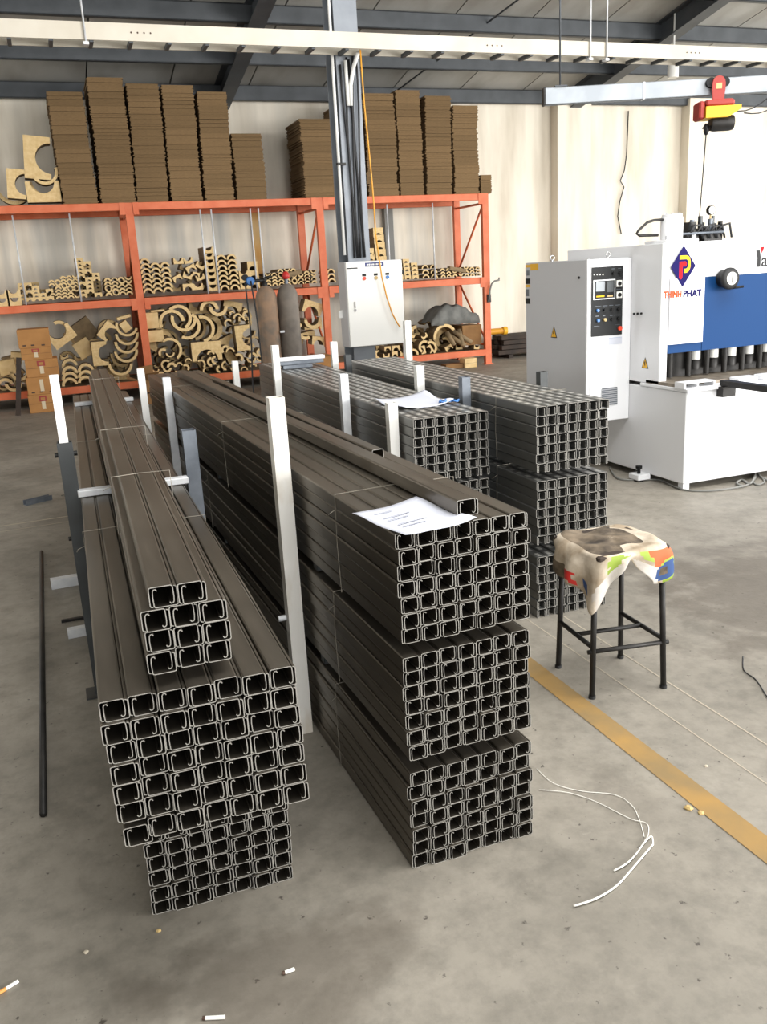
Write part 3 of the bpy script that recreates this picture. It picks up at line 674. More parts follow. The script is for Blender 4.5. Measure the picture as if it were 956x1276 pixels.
o = sk.build('draped_sack', None, (cxs, cys, 0), (0, 0, -.06)); tag(o, 'soiled woven plastic sack with orange and green print draped over the stool', 'sack')
sd = o.modifiers.new('thick', 'SOLIDIFY'); sd.thickness = .002; sd.offset = 1

# ------------------------------------------------------------------ small things on the floor
def butt(px, py, rz, label, L=.055, filt=False):
    p = atZ(px, py, .0045); k = MB(); k.lathe([(.004, -L/2), (.0042, L/2)], 'btn_white', 8, 'x'); o = thing('cigarette_butt', label, 'cigarette butt', p, rz, 'butts on the floor'); k.build('paper_tube', o)
    k = MB(); k.lathe([(.0044, -L/2-.002), (.0044, -L/2+(.022 if filt else .004))], 'filter' if filt else 'print_dark', 8, 'x'); k.build('filter_end', o)
butt(9, 1231, .45, 'cigarette butt with orange filter on bare concrete', .05, True)
butt(267, 1268, -.35, 'white cigarette butt with burnt end on the oil stain', .045)
butt(360, 1210, .05, 'tiny white cigarette stub near the oil stain', .026)
def strand(name, pix, r, mt, label, cat='wire', grp=None, lift=.003):
    pts = [atZ(a, b, r+.0008+lift*(.5+.5*math.sin(i*2.1))) for i, (a, b) in enumerate(pix)]
    fine = []
    for i in range(len(pts)-1):   # catmull-rom
        p0, p1, p2, p3 = pts[max(i-1, 0)], pts[i], pts[i+1], pts[min(i+2, len(pts)-1)]
        for t in (0, .25, .5, .75): fine.append(.5*((2*p1)+(p2-p0)*t+(2*p0-5*p1+4*p2-p3)*t*t+(3*p1-p0-3*p2+p3)*t**3))
    fine.append(pts[-1]); o0 = fine[0].copy(); o0.z = 0; k = MB(); k.tube([p-o0 for p in fine], r, mt, 6); return tag(k.build(name, None, o0), label, cat, grp)
strand('strapping_wire', [(669, 958), (690, 976), (725, 986), (765, 990), (787, 1003), (797, 1022), (803, 1043)], .0012, 'strap_white', 'thin bright wire curling over the floor from the big stack')
strand('strapping_wire', [(672, 984), (710, 988), (745, 1000), (785, 1020), (806, 1026), (808, 1040), (803, 1048)], .0012, 'strap_white', 'second loop of floor wire closing on the plastic strap')
strand('plastic_strap', [(715, 1129), (742, 1120), (768, 1104), (790, 1080), (814, 1052)], .0026, 'strap_white', 'longer white plastic strap offcut on the concrete', 'strap')
strand('plastic_strap', [(765, 1085), (781, 1076), (793, 1064), (803, 1050), (812, 1042), (814, 1052)], .0023, 'strap_white', 'shorter white strap offcut with a knotted loop', 'strap')
strand('black_wire', [(926, 818), (927, 835), (940, 845), (948, 855), (956, 868), (966, 874)], .0025, 'cable', 'thin black wire curling on the floor near the painted shadow')
for i, (a, b, rr) in enumerate(((858, 1008, .012), (874, 1014, .009), (198, 1160, .006), (107, 1187, .006), (880, 955, .006))):
    p = atZ(a, b); k = MB(); vs = []; n = 7
    for h, rs in ((0, 1), (.4, 1.05), (.8, .5)):
        for j in range(n): an = 2*PI*j/n; q_ = rr*rs*R.uniform(.7, 1.2); vs.append((q_*math.cos(an), q_*math.sin(an), h*rr))
    k.add(vs, [(u*n+j, u*n+(j+1) % n, u*n+n+(j+1) % n, u*n+n+j) for u in (0, 1) for j in range(n)]+[tuple(2*n+j for j in range(n))], 'btn_tan' if i < 3 else 'line_pale')
    tag(k.build('plaster_crumb', None, p), 'pale crumb of plaster beside the yellow line' if i in (0, 1) else 'tiny pale crumb on the bare concrete', 'debris', 'floor crumbs')

# ------------------------------------------------------------------ shearing machine
MX, MY = 3.72, 4.52; MXE = 7.0
mc = thing('shearing_machine', 'large white and blue hydraulic plate shear with a row of hold-down cylinders', 'machine', (MX, MY, 0))
def mp(p): return (p[0]-MX, p[1]-MY, p[2])
def MBOX(name, a, b, m, parent=None, bev=0.): return BOX(name, mp(a), mp(b), m, parent or mc, bev)
MBOX('base_cabinet', (MX, 4.52, .045), (MXE, 5.92, .645), 'machine_white', None, .006)
MBOX('base_rim', (MX-.008, 4.505, .647), (MXE, 4.99, .668), 'machine_white', None, .003)
MBOX('side_frame', (MX, 4.80, .669), (MX+.06, 5.92, 1.57), 'machine_white', None, .004)
MBOX('rear_body', (MX+.062, 5.02, .669), (MXE, 5.92, 1.565), 'machine_grey')
MBOX('top_beam', (MX+.062, 4.80, 1.345), (MXE, 5.018, 1.57), 'machine_white')
MBOX('corner_panel', (MX+.062, 4.79, .926), (4.054, 5.018, 1.344), 'machine_white')
MBOX('blue_apron', (4.056, 4.797, .868), (MXE, 5.018, 1.343), 'blue'); MBOX('blue_skirt', (MX+.062, 4.80, .868), (4.055, 5.018, .924), 'blue')
MBOX('blade_beam', (MX+.062, 4.94, .69), (MXE, 5.018, .866), 'black_iron')
k = MB(); k.lathe([(.020, .70), (.020, .867)], 'black_iron', 12, 'z'); cme = k.mesh('hold_down')
k2_ = MB(); k2_.lathe([(.036, .735), (.036, .80), (.034, .801)], 'black_iron', 14, 'z'); k2_.lathe([(.036, .802), (.036, .867)], 'btn_white', 14, 'z'); c2 = k2_.mesh('hold_down_cylinder')
for i in range(21):
    link('guide_rod', cme, mc, mp((3.855+i*.152, 4.865, 0))); link('hold_down_cylinder', c2, mc, mp((3.932+i*.152, 4.895, 0))) if i else link('hold_down_cylinder', c2, mc, mp((3.80, 4.895, 0)))
MBOX('work_table', (MX+.0, 4.62, .669), (MXE, 4.938, .69), 'table_steel')
k = MB(); k.box(mp((3.70, 4.52, .669)), mp((3.94, 4.615, .674)), 'machine_white'); k.box(mp((3.70, 4.52, .70)), mp((3.94, 4.615, .708)), 'machine_white')
for x in (3.70, 3.80, 3.93): k.box(mp((x, 4.52, .674)), mp((x+.012, 4.615, .70)), 'machine_white')
k.build('table_end_block', mc)
for x in (4.14, 4.34, 4.66, 4.98, 5.3): MBOX('table_strip', (x, 4.53, .669), (x+.14 if x > 4.2 else x+.16, 4.618, .70), 'machine_white', None, .004)
arm = MB(); arm.box(mp((3.975, 3.45, .664)), mp((4.035, 4.52, .703)), 'black_iron', .003); arm.box(mp((3.955, 4.46, .60)), mp((4.055, 4.519, .664)), 'black_iron'); arm.build('support_arm', mc)
# hydraulic cylinder, pipe, manifold and gauge on top
k = MB(); k.box(mp((3.80, 4.87, 1.5705)), mp((4.06, 5.1, 1.592)), 'machine_white', .004); k.build('cylinder_flange', mc)
k = MB(); k.lathe([(.072, 1.593), (.072, 1.73), (.066, 1.735), (.066, 1.75)], 'machine_white', 24, 'z', mp((3.925, 4.98, 0))); k.build('hydraulic_cylinder', mc)
for i in range(8):
    a = i*PI/4+.2; k = MB(); k.lathe([(.007, 1.7505), (.007, 1.758)], 'machine_grey', 6, 'z', mp((3.925+.05*math.cos(a), 4.98+.05*math.sin(a), 0))); k.build('cap_bolt', mc)
for (x, y) in ((3.82, 4.89), (4.035, 4.89)):
    k = MB(); k.lathe([(.014, 1.5925), (.014, 1.615)], 'machine_grey', 6, 'z', mp((x, y, 0))); k.build('flange_bolt', mc)
k = MB(); pp = [atY(a, b, 4.98) for a, b in ((838, 273), (815, 274.5), (807, 277), (796, 287), (793.5, 291), (797, 293.5), (820, 293))]; k.tube([mp(p) for p in pp], .009, 'black_iron', 8); k.build('oil_pipe', mc)
k = MB(); a0 = mp((4.08, 5.02, 1.571)); k.box(a0, (a0[0]+.10, a0[1]+.14, a0[2]+.06), 'black_iron'); k.box((a0[0]+.03, a0[1], a0[2]+.06), (a0[0]+.08, a0[1]+.1, a0[2]+.13), 'black_iron'); k.box((a0[0]+.15, a0[1], a0[2]), (a0[0]+.30, a0[1]+.14, a0[2]+.09), 'black_iron')
for i in range(7): k.lathe([(.016, 0), (.016, .05+.02*(i % 3))], ('black', 'galv_dull', 'dark_tube')[i % 3], 8, 'z', (a0[0]+.02+i*.042, a0[1]-.005+.03*(i % 2), a0[2]+.075))
k.build('valve_block', mc)
for i in range(5):
    k = MB(); x = a0[0]-.02+i*.06; k.tube([(x, a0[1]-.02, a0[2]+.02+.01*i), (x+.05, a0[1]-.04, a0[2]+.10), (x+.11, a0[1]-.03, a0[2]+.11-.02*(i % 2)), (x+.15, a0[1]-.01, a0[2]+.02)], .008, 'cable', 6); k.build('hydraulic_hose', mc)
k = MB(); k.tube([(a0[0]-.06, a0[1]-.03, a0[2]+.055), (a0[0]+.28, a0[1]-.03, a0[2]+.058)], .008, 'galv_dull', 8); k.build('pressure_pipe', mc)
gz = mp(atY(886, 262, 5.02)); gg = MB(); gg.tube([(gz[0]-.002, gz[1], a0[2]+.1), gz], .006, 'btn_tan', 6); gg.lathe([(.03, -.012), (.03, .012)], 'black', 18, 'y', gz); go = gg.build('pressure_gauge', mc)
k = MB(); k.lathe([(.025, -.0135), (.025, -.012)], 'btn_white', 18, 'y', gz); k.build('gauge_dial', go)
# hand wheel with dial on the apron
wz = mp(atY(908, 347, 4.74)); k = MB(); k.lathe([(.045, -.03), (.064, -.028), (.07, -.018), (.07, .0), (.055, .012), (.055, .056)], 'rubber', 28, 'y', wz); hw = k.build('hand_wheel', mc)
k = MB(); k.lathe([(.041, -.034), (.041, -.030)], 'btn_white', 22, 'y', wz); k.box((wz[0]-.002, wz[1]-.036, wz[2]-.03), (wz[0]+.002, wz[1]-.034, wz[2]+.028), 'black'); k.build('wheel_dial', hw)
k = MB(); k.tube([(wz[0]+.03, wz[1]-.0, wz[2]-.062), (wz[0]+.12, wz[1]-.005, wz[2]-.058)], .008, 'black', 8); k.build('wheel_lever', hw)
# logo
YF = 4.7892
lg = MB(); c0 = atY(851.5, 332, YF); hwid, hh = .098, .130
lg.prism([(0, -hh), (hwid, 0), (0, hh), (-hwid, 0)], 0, .001, 'navy'); lo_ = lg.build('logo_diamond', mc, mp((c0.x, YF-.001, c0.z)))
def L_(pts): return [((x-554)/230*hwid, -(y-776)/230*hh) for x, y in pts]
def arc(cx, cy, r, a0, a1, n=8): return [(cx+r*math.cos(math.radians(a0+(a1-a0)*i/n)), cy+r*math.sin(math.radians(a0+(a1-a0)*i/n))) for i in range(n+1)]
yel = [(482, 655), (605, 655)] + arc(605, 735, 80, -90, 0) + arc(605, 767, 81, 0, 90) + [(571, 848), (571, 803), (603, 803)] + arc(603, 766, 37, 90, 0) + arc(603, 735, 37, 0, -90) + [(482, 697)]
k = MB(); k.prism(L_(yel)[::-1], -.001, 0, 'logo_yellow'); k.build('logo_mark', lo_)
red = [(482, 722), (588, 722)] + arc(588, 749, 27, -90, 90) + [(540, 776), (540, 888)] + arc(511, 888, 29, 0, 180) 
k = MB(); k.prism(L_(red)[::-1], -.001, 0, 'logo_red'); k.build('logo_mark', lo_)
ta, tb, tc_ = atY(827, 371.5, YF), atY(850.5, 370, YF), atY(874.5, 367, YF)
TEXT('logo_lettering', 'THINH', .058, 'logo_orange', mc, mp((ta.x, YF-.001, ta.z)), width=(tb.x-ta.x)*.95, bold=.0022)
TEXT('logo_lettering', 'PHAT', .058, 'navy', mc, mp((tb.x+.006, YF-.001, tb.z)), width=(tc_.x-tb.x)*.95, bold=.0022)
ya = atY(941, 333, 4.799); y0_ = atY(941, 312, 4.799); hgt = y0_.z-ya.z; yb = atY(956, 320, 4.799)
k = MB(); W1 = .045; k.prism([(0, hgt), (.034, hgt), (.044, hgt*.62), (.046, 0), (.014, 0), (.016, hgt*.55)], 0, .001, 'black'); k.build('maker_lettering', mc, mp((ya.x, 4.7985, ya.z)))
k = MB(); k.prism([(.036, hgt*1.18), (.072, hgt*1.2), (.052, hgt*.78)], 0, .001, 'logo_red'); k.build('maker_mark', mc, mp((ya.x, 4.7985, ya.z)))
TEXT('maker_lettering', 'a', hgt*1.15, 'black', mc, mp((ya.x+.05, 4.7985, ya.z+.002)), bold=.002)
# warning triangles, foot, sockets
def triangle(parent, name, P, ux, size, flip=1):
    # ux: unit vector along the face; nrm points to the viewer
    nrm = Vector((ux.y, -ux.x, 0))*.001
    def pts(s, off): return [P+off-ux*s*.5, P+off+ux*s*.5, P+off+Vector((0, 0, s*1.0))]
    k = MB(); a = pts(size, nrm); k.add(a, [(0, 1, 2)], 'black'); b = pts(size*.78, nrm*2); b = [p+Vector((0, 0, size*.07)) for p in b]; k.add(b, [(0, 1, 2)], 'yellow_sign')
    z = Vector((0, 0, 1)); c = P+nrm*3+z*size*.2; k.add([c-ux*size*.05+z*size*.42, c+ux*size*.08+z*size*.42, c+ux*size*.01+z*size*.2, c+ux*size*.1+z*size*.2, c-ux*size*.06-z*size*.06, c-ux*size*.01+z*size*.14, c-ux*size*.1+z*size*.14], [(0, 1, 2, 3, 4, 5, 6)], 'black')
    o = k.build(name, parent); o['label'] = 'yellow warning triangle with a lightning bolt'; return o
side = Vector((0, -1, 0))
P = atX(804, 459, MX-.0005); triangle(mc, 'warning_sign', Vector(mp(P)), side, .075)
for i in range(3):
    P = atX(791+i*4.5, 391-i*.2, MX); k = MB(); k.lathe([(.007, -.01), (.007, 0)], 'black', 8, 'x', mp(P)); k.build('cable_gland', mc)
k = MB(); k.box(mp((3.62, 4.86, .012)), mp((3.722, 4.97, .05)), 'machine_white', .004); k.build('levelling_foot', mc)
k = MB(); k.lathe([(.012, .05), (.012, .085), (.022, .086), (.022, .105)], 'black', 10, 'z', mp((3.66, 4.91, 0))); k.lathe([(.035, 0), (.035, .011)], 'black_iron', 12, 'z', mp((3.66, 4.91, 0))); k.build('levelling_bolt', mc)
for (x, y) in ((3.735, 4.54), (6.9, 4.54), (3.74, 5.85), (6.9, 5.85)): MBOX('foot', (x, y, 0), (x+.05, y+.05, .046), 'machine_white')
strand('floor_cable', [(760, 583), (770, 596), (795, 598), (822, 598), (840, 606), (858, 611), (890, 611), (925, 606), (938, 600), (945, 592), (953, 600), (944, 604), (937, 600)], .006, 'pipe_grey', 'grey cable snaking along the floor at the foot of the machine', 'cable')
strand('floor_cable', [(925, 606), (918, 602), (925, 598), (934, 603), (940, 596), (942, 588), (948, 594), (956, 598), (962, 604)], .008, 'pipe_grey', 'tangled grey rope end heaped on the floor by the machine front', 'rope')

# control cabinet
KX0, KX1, KY0, KY1, KZ0, KZ1 = 3.374, 3.718, 5.118, 5.945, .40, 1.497
cb = thing('control_cabinet', 'tall white control cabinet with black button panel fixed to the machine side', 'control cabinet', (KX0, KY0, KZ0))
def kp(p): return (p[0]-KX0, p[1]-KY0, p[2]-KZ0)
BOX('cabinet_body', kp((KX0, KY0+.02, KZ0)), kp((KX1, KY1, KZ1)), 'machine_grey', cb, .004)
BOX('cabinet_door', kp((KX0+.022, KY0, KZ0+.004)), kp((KX1, KY0+.019, KZ1-.004)), 'machine_white', cb, .003)
BOX('door_frame', kp((KX0, KY0+.004, KZ0)), kp((KX0+.02, KY0+.019, KZ1)), 'machine_white', cb)
yk = KY0-.004
def kq(px, py): p = atY(px, py, yk); return p
def KR(name, p0, p1, m, th=.004, base=0., parent=None):
    a, b = kq(*p0), kq(*p1); k = MB(); k.box(kp((a.x, KY0-base-th, a.z)), kp((b.x, KY0-base-.0001, b.z)), m); return k.build(name, parent or cb)
pan = KR('button_panel', (737, 420), (776.5, 331), 'panel', .006)
fr_ = KR('screen_bezel', (739, 374), (766.5, 347.5), 'galv', .003, .006, pan); KR('screen_field', (740, 372.5), (765.5, 349), 'black', .001, .009, pan)
KR('screen', (742, 363.5), (753, 350.5), 'screen', .002, .010, pan); KR('keypad', (756, 364), (764, 350), 'dark_tube', .002, .010, pan)
KR('soft_keys', (742.5, 370.5), (752.5, 368), 'logo_yellow', .002, .010, pan); KR('soft_keys', (756, 370), (763, 367.5), 'btn_tan', .002, .010, pan)
for i in range(4): KR('status_lamp', (739.7+i*3.6, 343), (741+i*3.6, 341.3), 'btn_white', .002, .006, pan)
for (y0_, y1_) in ((357.5, 349), (371.5, 363)):
    r_ = KR('rotary_switch', (767.8, y0_), (774.6, y1_), 'btn_white', .006, .006, pan)
    c = kq(771.2, (y0_+y1_)/2); k = MB(); k.lathe([(.013, -.02), (.013, -.012)], 'black', 12, 'y', kp((c.x, KY0, c.z))); k.build('switch_knob', pan)
for (px, py, mt, r_) in ((744, 387, 'btn_blue', .011), (753, 386, 'black', .012), (762, 385.5, 'black', .012), (770, 385, 'black', .012), (744.5, 399.5, 'btn_blue', .011), (753, 398.5, 'btn_tan', .012), (762, 397.5, 'black', .012), (770, 396.5, 'black', .012), (771.7, 409, 'red_bright', .016), (764, 340.5, 'black', .012), (772, 340, 'black', .012)):
    c = kq(px, py); k = MB(); k.lathe([(r_*1.15, -.010), (r_*1.15, -.0065)], 'dark_tube', 14, 'y', kp((c.x, KY0, c.z))); k.lathe([(r_*.9, -.022), (r_, -.0105)], mt, 14, 'y', kp((c.x, KY0, c.z))); o = k.build('push_button', pan)
for (px, py, wpx) in ((741, 381.5, 8), (751, 381, 6), (759, 380.5, 5), (767, 380, 6), (742, 394, 4), (751, 393.5, 3), (760, 393, 3), (765, 392.5, 9), (740, 406.5, 7), (766, 404.5, 7), (762, 335, 4), (770, 334.5, 4), (768, 346.5, 6), (768, 360.5, 6), (740, 336.5, 17)):
    KR('panel_legend', (px, py+.5), (px+wpx, py-.5), 'galv_dull', .0008, .006, pan)
stk = KR('instruction_sticker', (758.5, 430), (775.5, 419.5), 'paper', .001); KR('sticker_stripe', (759, 421.3), (775, 420), 'btn_blue', .001, .001, stk)
va, vb = (749, 506), (770, 483); vt = KR('air_vent', va, vb, 'machine_grey', .004)
for i in range(9): KR('vent_slat', (750, 504.2-i*2.5), (769, 503.2-i*2.5), 'galv_dull', .003, .004, vt)
for (px, py, y) in ((688.5, 326, 5.66), (758, 318, 5.17)):
    p = atY(px, py, y); k = MB(); z0 = KZ1; cx_ = p.x
    k.tube([(cx_+.016*math.cos(a), y, z0+.024+.016*math.sin(a)) for a in [i*2*PI/14 for i in range(14)]], .005, 'chrome', 6, closed=True); k.lathe([(.012, z0), (.009, z0+.01)], 'chrome', 10, 'z', (cx_, y, 0))
    k.v = [kp(v) for v in k.v]; k.build('lifting_eye', cb)
def KS(name, p0, p1, m, parent=None, off=.0008):
    a, b = atX(p0[0], p0[1], KX0), atX(p1[0], p1[1], KX0); k = MB(); k.box(kp((KX0-off, a.y, a.z)), kp((KX0-.0001, b.y, b.z)), m); return k.build(name, parent or cb)
s1 = KS('warning_label', (655.2, 354), (661, 331), 'machine_grey'); KS('label_block', (655.2, 354), (661, 347), 'black', s1, .0014); KS('label_header', (655.2, 333.5), (661, 330), 'yellow_sign', s1, .0014); KS('label_picture', (656.5, 343.5), (660, 337), 'galv_dull', s1, .0014)
s2 = KS('warning_label', (655.2, 378.5), (661, 354.5), 'machine_grey'); KS('label_block', (655.2, 378.5), (661, 371.5), 'black', s2, .0014); KS('label_header', (655.2, 358), (661, 354.8), 'yellow_sign', s2, .0014); KS('label_picture', (656, 369), (659.5, 360.5), 'galv_dull', s2, .0014)
KS('caution_sticker', (661.2, 337), (671, 328.5), 'yellow_sign')
P = atX(690.5, 421, KX0-.0005); triangle(cb, 'warning_sign', Vector(kp(P)), side, .085)
p = atX(722, 346, KX0); k = MB(); k.lathe([(.009, -.008), (.009, 0)], 'black_iron', 10, 'x', kp(p)); k.build('side_screw', cb)

# ------------------------------------------------------------------ pallet rack
RX, RW, RY, ZTOP, ZMID, ZBOT = 1.1705, 2.5933, 12.38, 2.535, 1.325, .235
RD = 1.0
rk = thing('pallet_rack', 'long orange steel storage rack with three shelf levels along the wall', 'rack', (RX, RY, 0))
posts = [-RW*1, 0, RW, RW*2]
for i, x in enumerate(posts):
    for y in (0, RD):
        k = MB(); zt = ZTOP-.001; 
        k.box((x-.05, y, 0), (x+.05, y+.012, zt), 'orange'); k.box((x-.05, y+.012, 0), (x-.04, y+.07, zt), 'orange'); k.box((x+.04, y+.012, 0), (x+.05, y+.07, zt), 'orange'); k.build('upright', rk)
        BOX('foot_plate', (x-.07, y-.02, 0), (x+.07, y+.09, .012), 'orange', rk)
    for (z0, z1, y0, y1) in ((.3, .3, .07, RD), (.35, 1.25, .07, RD), (1.25, 1.25, .07, RD), (1.45, 2.4, RD, .07), (2.4, 2.4, .07, RD)):
        k = MB(); k.tube([(x, y0, z0), (x, y1, z1)], .018, 'orange', 6); k.build('brace', rk)
for i in range(len(posts)-1):
    x0, x1 = posts[i]+.052, posts[i+1]-.052
    for z in (ZTOP, ZMID, ZBOT):
        for y in (-.005, RD+.02):
            BOX('beam', (x0, y, z-.095), (x1, y+.05, z), 'orange', rk, .004)
        for xx in (x0, x1-.07): BOX('beam_bracket', (xx, -.016, z-.15), (xx+.07, -.006, z+.0), 'orange', rk) if z != ZBOT else None
        k = MB(); k.box((x0, .047, z-.02), (x1, RD+.018, z-.004), 'wood_dull'); k.build('shelf_board', rk)
for px, py in ((27, 300), (93, 300), (252, 300), (325, 300), (541, 290), (486, 290), (262, 300), (476, 290)):
    pass
for (a, b) in (((14, 262), (33, 352)), ((85, 258), (101, 371)), ((249, 256), (258, 362)), ((322, 254), (328, 348)), ((540, 246), (545, 335)), ((483, 250), (487, 300)), ((263, 256), (270, 330)), ((312, 255), (318, 330))):
    p, q = atY(*a, RY+.02), atY(*b, RY+.02); k = MB(); k.tube([(p.x-RX, .06, ZTOP-.11), (p.x-RX, .06, ZMID+.001)], .011, 'galv', 6); k.build('support_rod', rk)
k = MB(); k.tube([(atY(505, 440, RY).x-RX, .055, ZBOT+.001), (atY(505, 440, RY).x-RX, .055, ZMID-.12)], .010, 'galv', 6); k.build('support_rod', rk)
hk = atY(610, 365, RY-.03); k = MB(); k.tube([(0, 0, -.1), (0, -.02, .04), (.03, -.02, .13), (.08, -.02, .17), (.16, -.02, .18), (.16, -.02, .22)], .014, 'pipe_grey', 8); k.box((-.03, .005, -.14), (.03, .028, -.02), 'black_iron'); k.build('hose_bracket', rk, (hk.x-RX+.0, -.03, hk.z))

# cardboard stacks on the top shelf
BV = []
def sheets(w, d, h, n, mt):
    k = MB()
    for i in range(n):
        jx, jy = R.uniform(-.026, .026), R.uniform(-.02, .02); z0 = h*i/n
        k.box((-w/2+jx, jy, z0), (w/2+jx, d+jy, z0+h/n*.985), mt)
    return k.mesh('sheet_bundle')
for i in range(8): BV.append(sheets(1., 1., 1., 11, 'sheet_card' if i % 2 else 'sheet_card_b'))
def cardstack(pxl, pxr, pytop, nb, label, y=RY+.04, d=.72, ztop=None, cols=1, pyref=246, z0=None):
    a, b = atY(pxl, pyref, y), atY(pxr, pyref, y); zb = ZTOP+.001 if z0 is None else z0
    cx = (a.x+b.x)/2; zt = atY((pxl+pxr)/2-18, pytop, y).z
    root = thing('cardboard_stack', label, 'cardboard stack', (cx, y, zb), 0, 'flat cardboard stacks on the top shelf')
    hh = (zt-zb)/nb; drift = 0
    for i in range(nb):
        drift = max(-.016, min(.016, drift+R.uniform(-.014, .014)))
        o = link('sheet_bundle', R.choice(BV), root, (drift, R.uniform(-.012, .012), i*hh)); o.scale = ((b.x-a.x)*.935, d, hh*.99)
    return root
cardstack(77, 123, 114, 8, 'cardboard stack next to the tan half rings on the rack top')
cardstack(124, 170, 96, 9, 'tallest cardboard stack in the long row, second from the half rings')
cardstack(171, 212.5, 104, 8, 'third cardboard stack from the half rings on the rack top')
cardstack(213.5, 254, 106, 8, 'fourth cardboard stack from the half rings on the rack top')
cardstack(256, 294, 114, 8, 'fifth cardboard stack, just before the low one at the end of the long row')
cardstack(296, 335, 166, 5, 'low cardboard stack ending the long row on the rack top')
cardstack(379, 425, 148, 7, 'cardboard stack partly hidden behind the steel column, showing its side')
cardstack(427, 457, 128, 7, 'narrow cardboard stack directly behind the steel column')
cardstack(458, 497.5, 116, 8, 'cardboard stack on the hanging cable side of the steel column')
cardstack(499, 530, 112, 8, 'tall cardboard stack standing on the rack between two lower ones')
cardstack(532, 565, 119, 8, 'cardboard stack next to last on the rack end')
cardstack(566, 598, 131, 6, 'shorter cardboard stack at the rack end with a stub beside it')
cardstack(600, 614, 218, 2, 'stub of cardboard sheets at the very end of the rack top')

# ------------------------------------------------------------------ wooden pipe supports
def ring_mesh(t, n=12, a0=0, a1=180):      # unit outer radius arch, depth 1
    k = MB(); vs = []
    for y in (0, 1):
        for r in (1, 1-t):
            for i in range(n+1): a = math.radians(a0+(a1-a0)*i/n); vs.append((r*math.cos(a), y, r*math.sin(a)))
    m = n+1; F = lambda y, r, i: (y*2+r)*m+i
    ff = []; sf = []
    for i in range(n):
        ff.append((F(0, 0, i), F(0, 0, i+1), F(0, 1, i+1), F(0, 1, i))); ff.append((F(1, 0, i), F(1, 1, i), F(1, 1, i+1), F(1, 0, i+1)))
        sf.append((F(0, 0, i), F(1, 0, i), F(1, 0, i+1), F(0, 0, i+1))); sf.append((F(0, 1, i), F(0, 1, i+1), F(1, 1, i+1), F(1, 1, i)))
    sf += [(F(0, 0, 0), F(0, 1, 0), F(1, 1, 0), F(1, 0, 0)), (F(0, 0, n), F(1, 0, n), F(1, 1, n), F(0, 1, n))]
    k.add(vs, ff, 'wood_cut'); k.add(vs, sf, 'wood_dull'); return k.mesh('half_ring')
def saddle_mesh(w, h, r, n=10, up=False):  # block with half round cut; unit-less, base at z 0 centre x 0
    poly = [(-w/2, h), (-w/2, 0), (-r, 0)] + [(-r*math.cos(math.radians(180*i/n)), r*math.sin(math.radians(180*i/n))) for i in range(1, n)] + [(r, 0), (w/2, 0), (w/2, h)]
    if up: poly = [(x, h-z) for x, z in poly][::-1]
    k = MB(); k.prism(poly, 0, 1, 'wood_dull', 'wood_cut'); return k.mesh('saddle_block')
KIND = {}
RING = {t: ring_mesh(t) for t in (.22, .35, .5)}
for t_, me_ in RING.items(): KIND[me_.name] = ('ring', (t_, 0, 180))
BIGR = ring_mesh(.24, 18, -8, 188)
SADD, SADU = saddle_mesh(1, .62, .36), saddle_mesh(1, .62, .36, up=True)
CELL = saddle_mesh(1, .55, .24)
SQB = saddle_mesh(1, .85, .38)
KIND[BIGR.name] = ('ring', (.24, -8, 188)); KIND[SADD.name] = ('s', (1, .62, .36, False)); KIND[SADU.name] = ('s', (1, .62, .36, True)); KIND[CELL.name] = ('s', (1, .55, .24, False)); KIND[SQB.name] = ('s', (1, .85, .38, False))
def inside(kind, x, z):
    k, a = kind
    if k == 'ring':
        r = math.hypot(x, z)
        if r > 1 or r < 1-a[0]: return False
        an = math.degrees(math.atan2(z, x)); an = an+360 if an < -90 else an
        return a[1] <= an <= a[2]
    w_, h_, r_, up_ = a
    if abs(x) > w_/2 or z < 0 or z > h_: return False
    return math.hypot(x, (h_-z) if up_ else z) > r_
GRID = .008; OCC = {}
ORD = ('lowest', 'second', 'third', 'fourth', 'fifth', 'sixth', 'seventh', 'eighth', 'ninth', 'tenth', 'eleventh', 'twelfth')
NTH = ('first',)+ORD[1:]
LK = lambda l, nlay: (RY+.078+l*(.92/nlay)-CP.y)/(RY+.08-CP.y)
def choose(p, pts, nlay, first, tol):
    # first depth layer of the shelf in which the outline does not run into earlier pieces
    best, bn, bc = first, 1e9, []
    for l in range(first, nlay):
        k_ = LK(l, nlay); q = CP+(p-CP)*k_; lays = [l] if nlay == 4 else [l*4//nlay+e for e in range(4//nlay)]
        cells = {(round((q.x+a*k_)/GRID), round((max(q.z, p.z)+b*k_)/GRID), e) for a, b in pts for e in lays}
        hit = sum(c in OCC for c in cells)/max(1, len(cells))
        if hit < bn-.001: best, bn, bc = l, hit, cells
        if hit <= tol: break
    return best, bn, bc
def mark(x0, x1, z0, z1, lays):
    for a in range(round(x0/GRID), round(x1/GRID)+1):
        for b in range(round(z0/GRID), round(z1/GRID)+1):
            for l in lays: OCC[(a, b, l)] = 1
for xp in posts: mark(RX+xp-.03, RX+xp+.03, .1, 2.5, (0, 1, 2, 3))
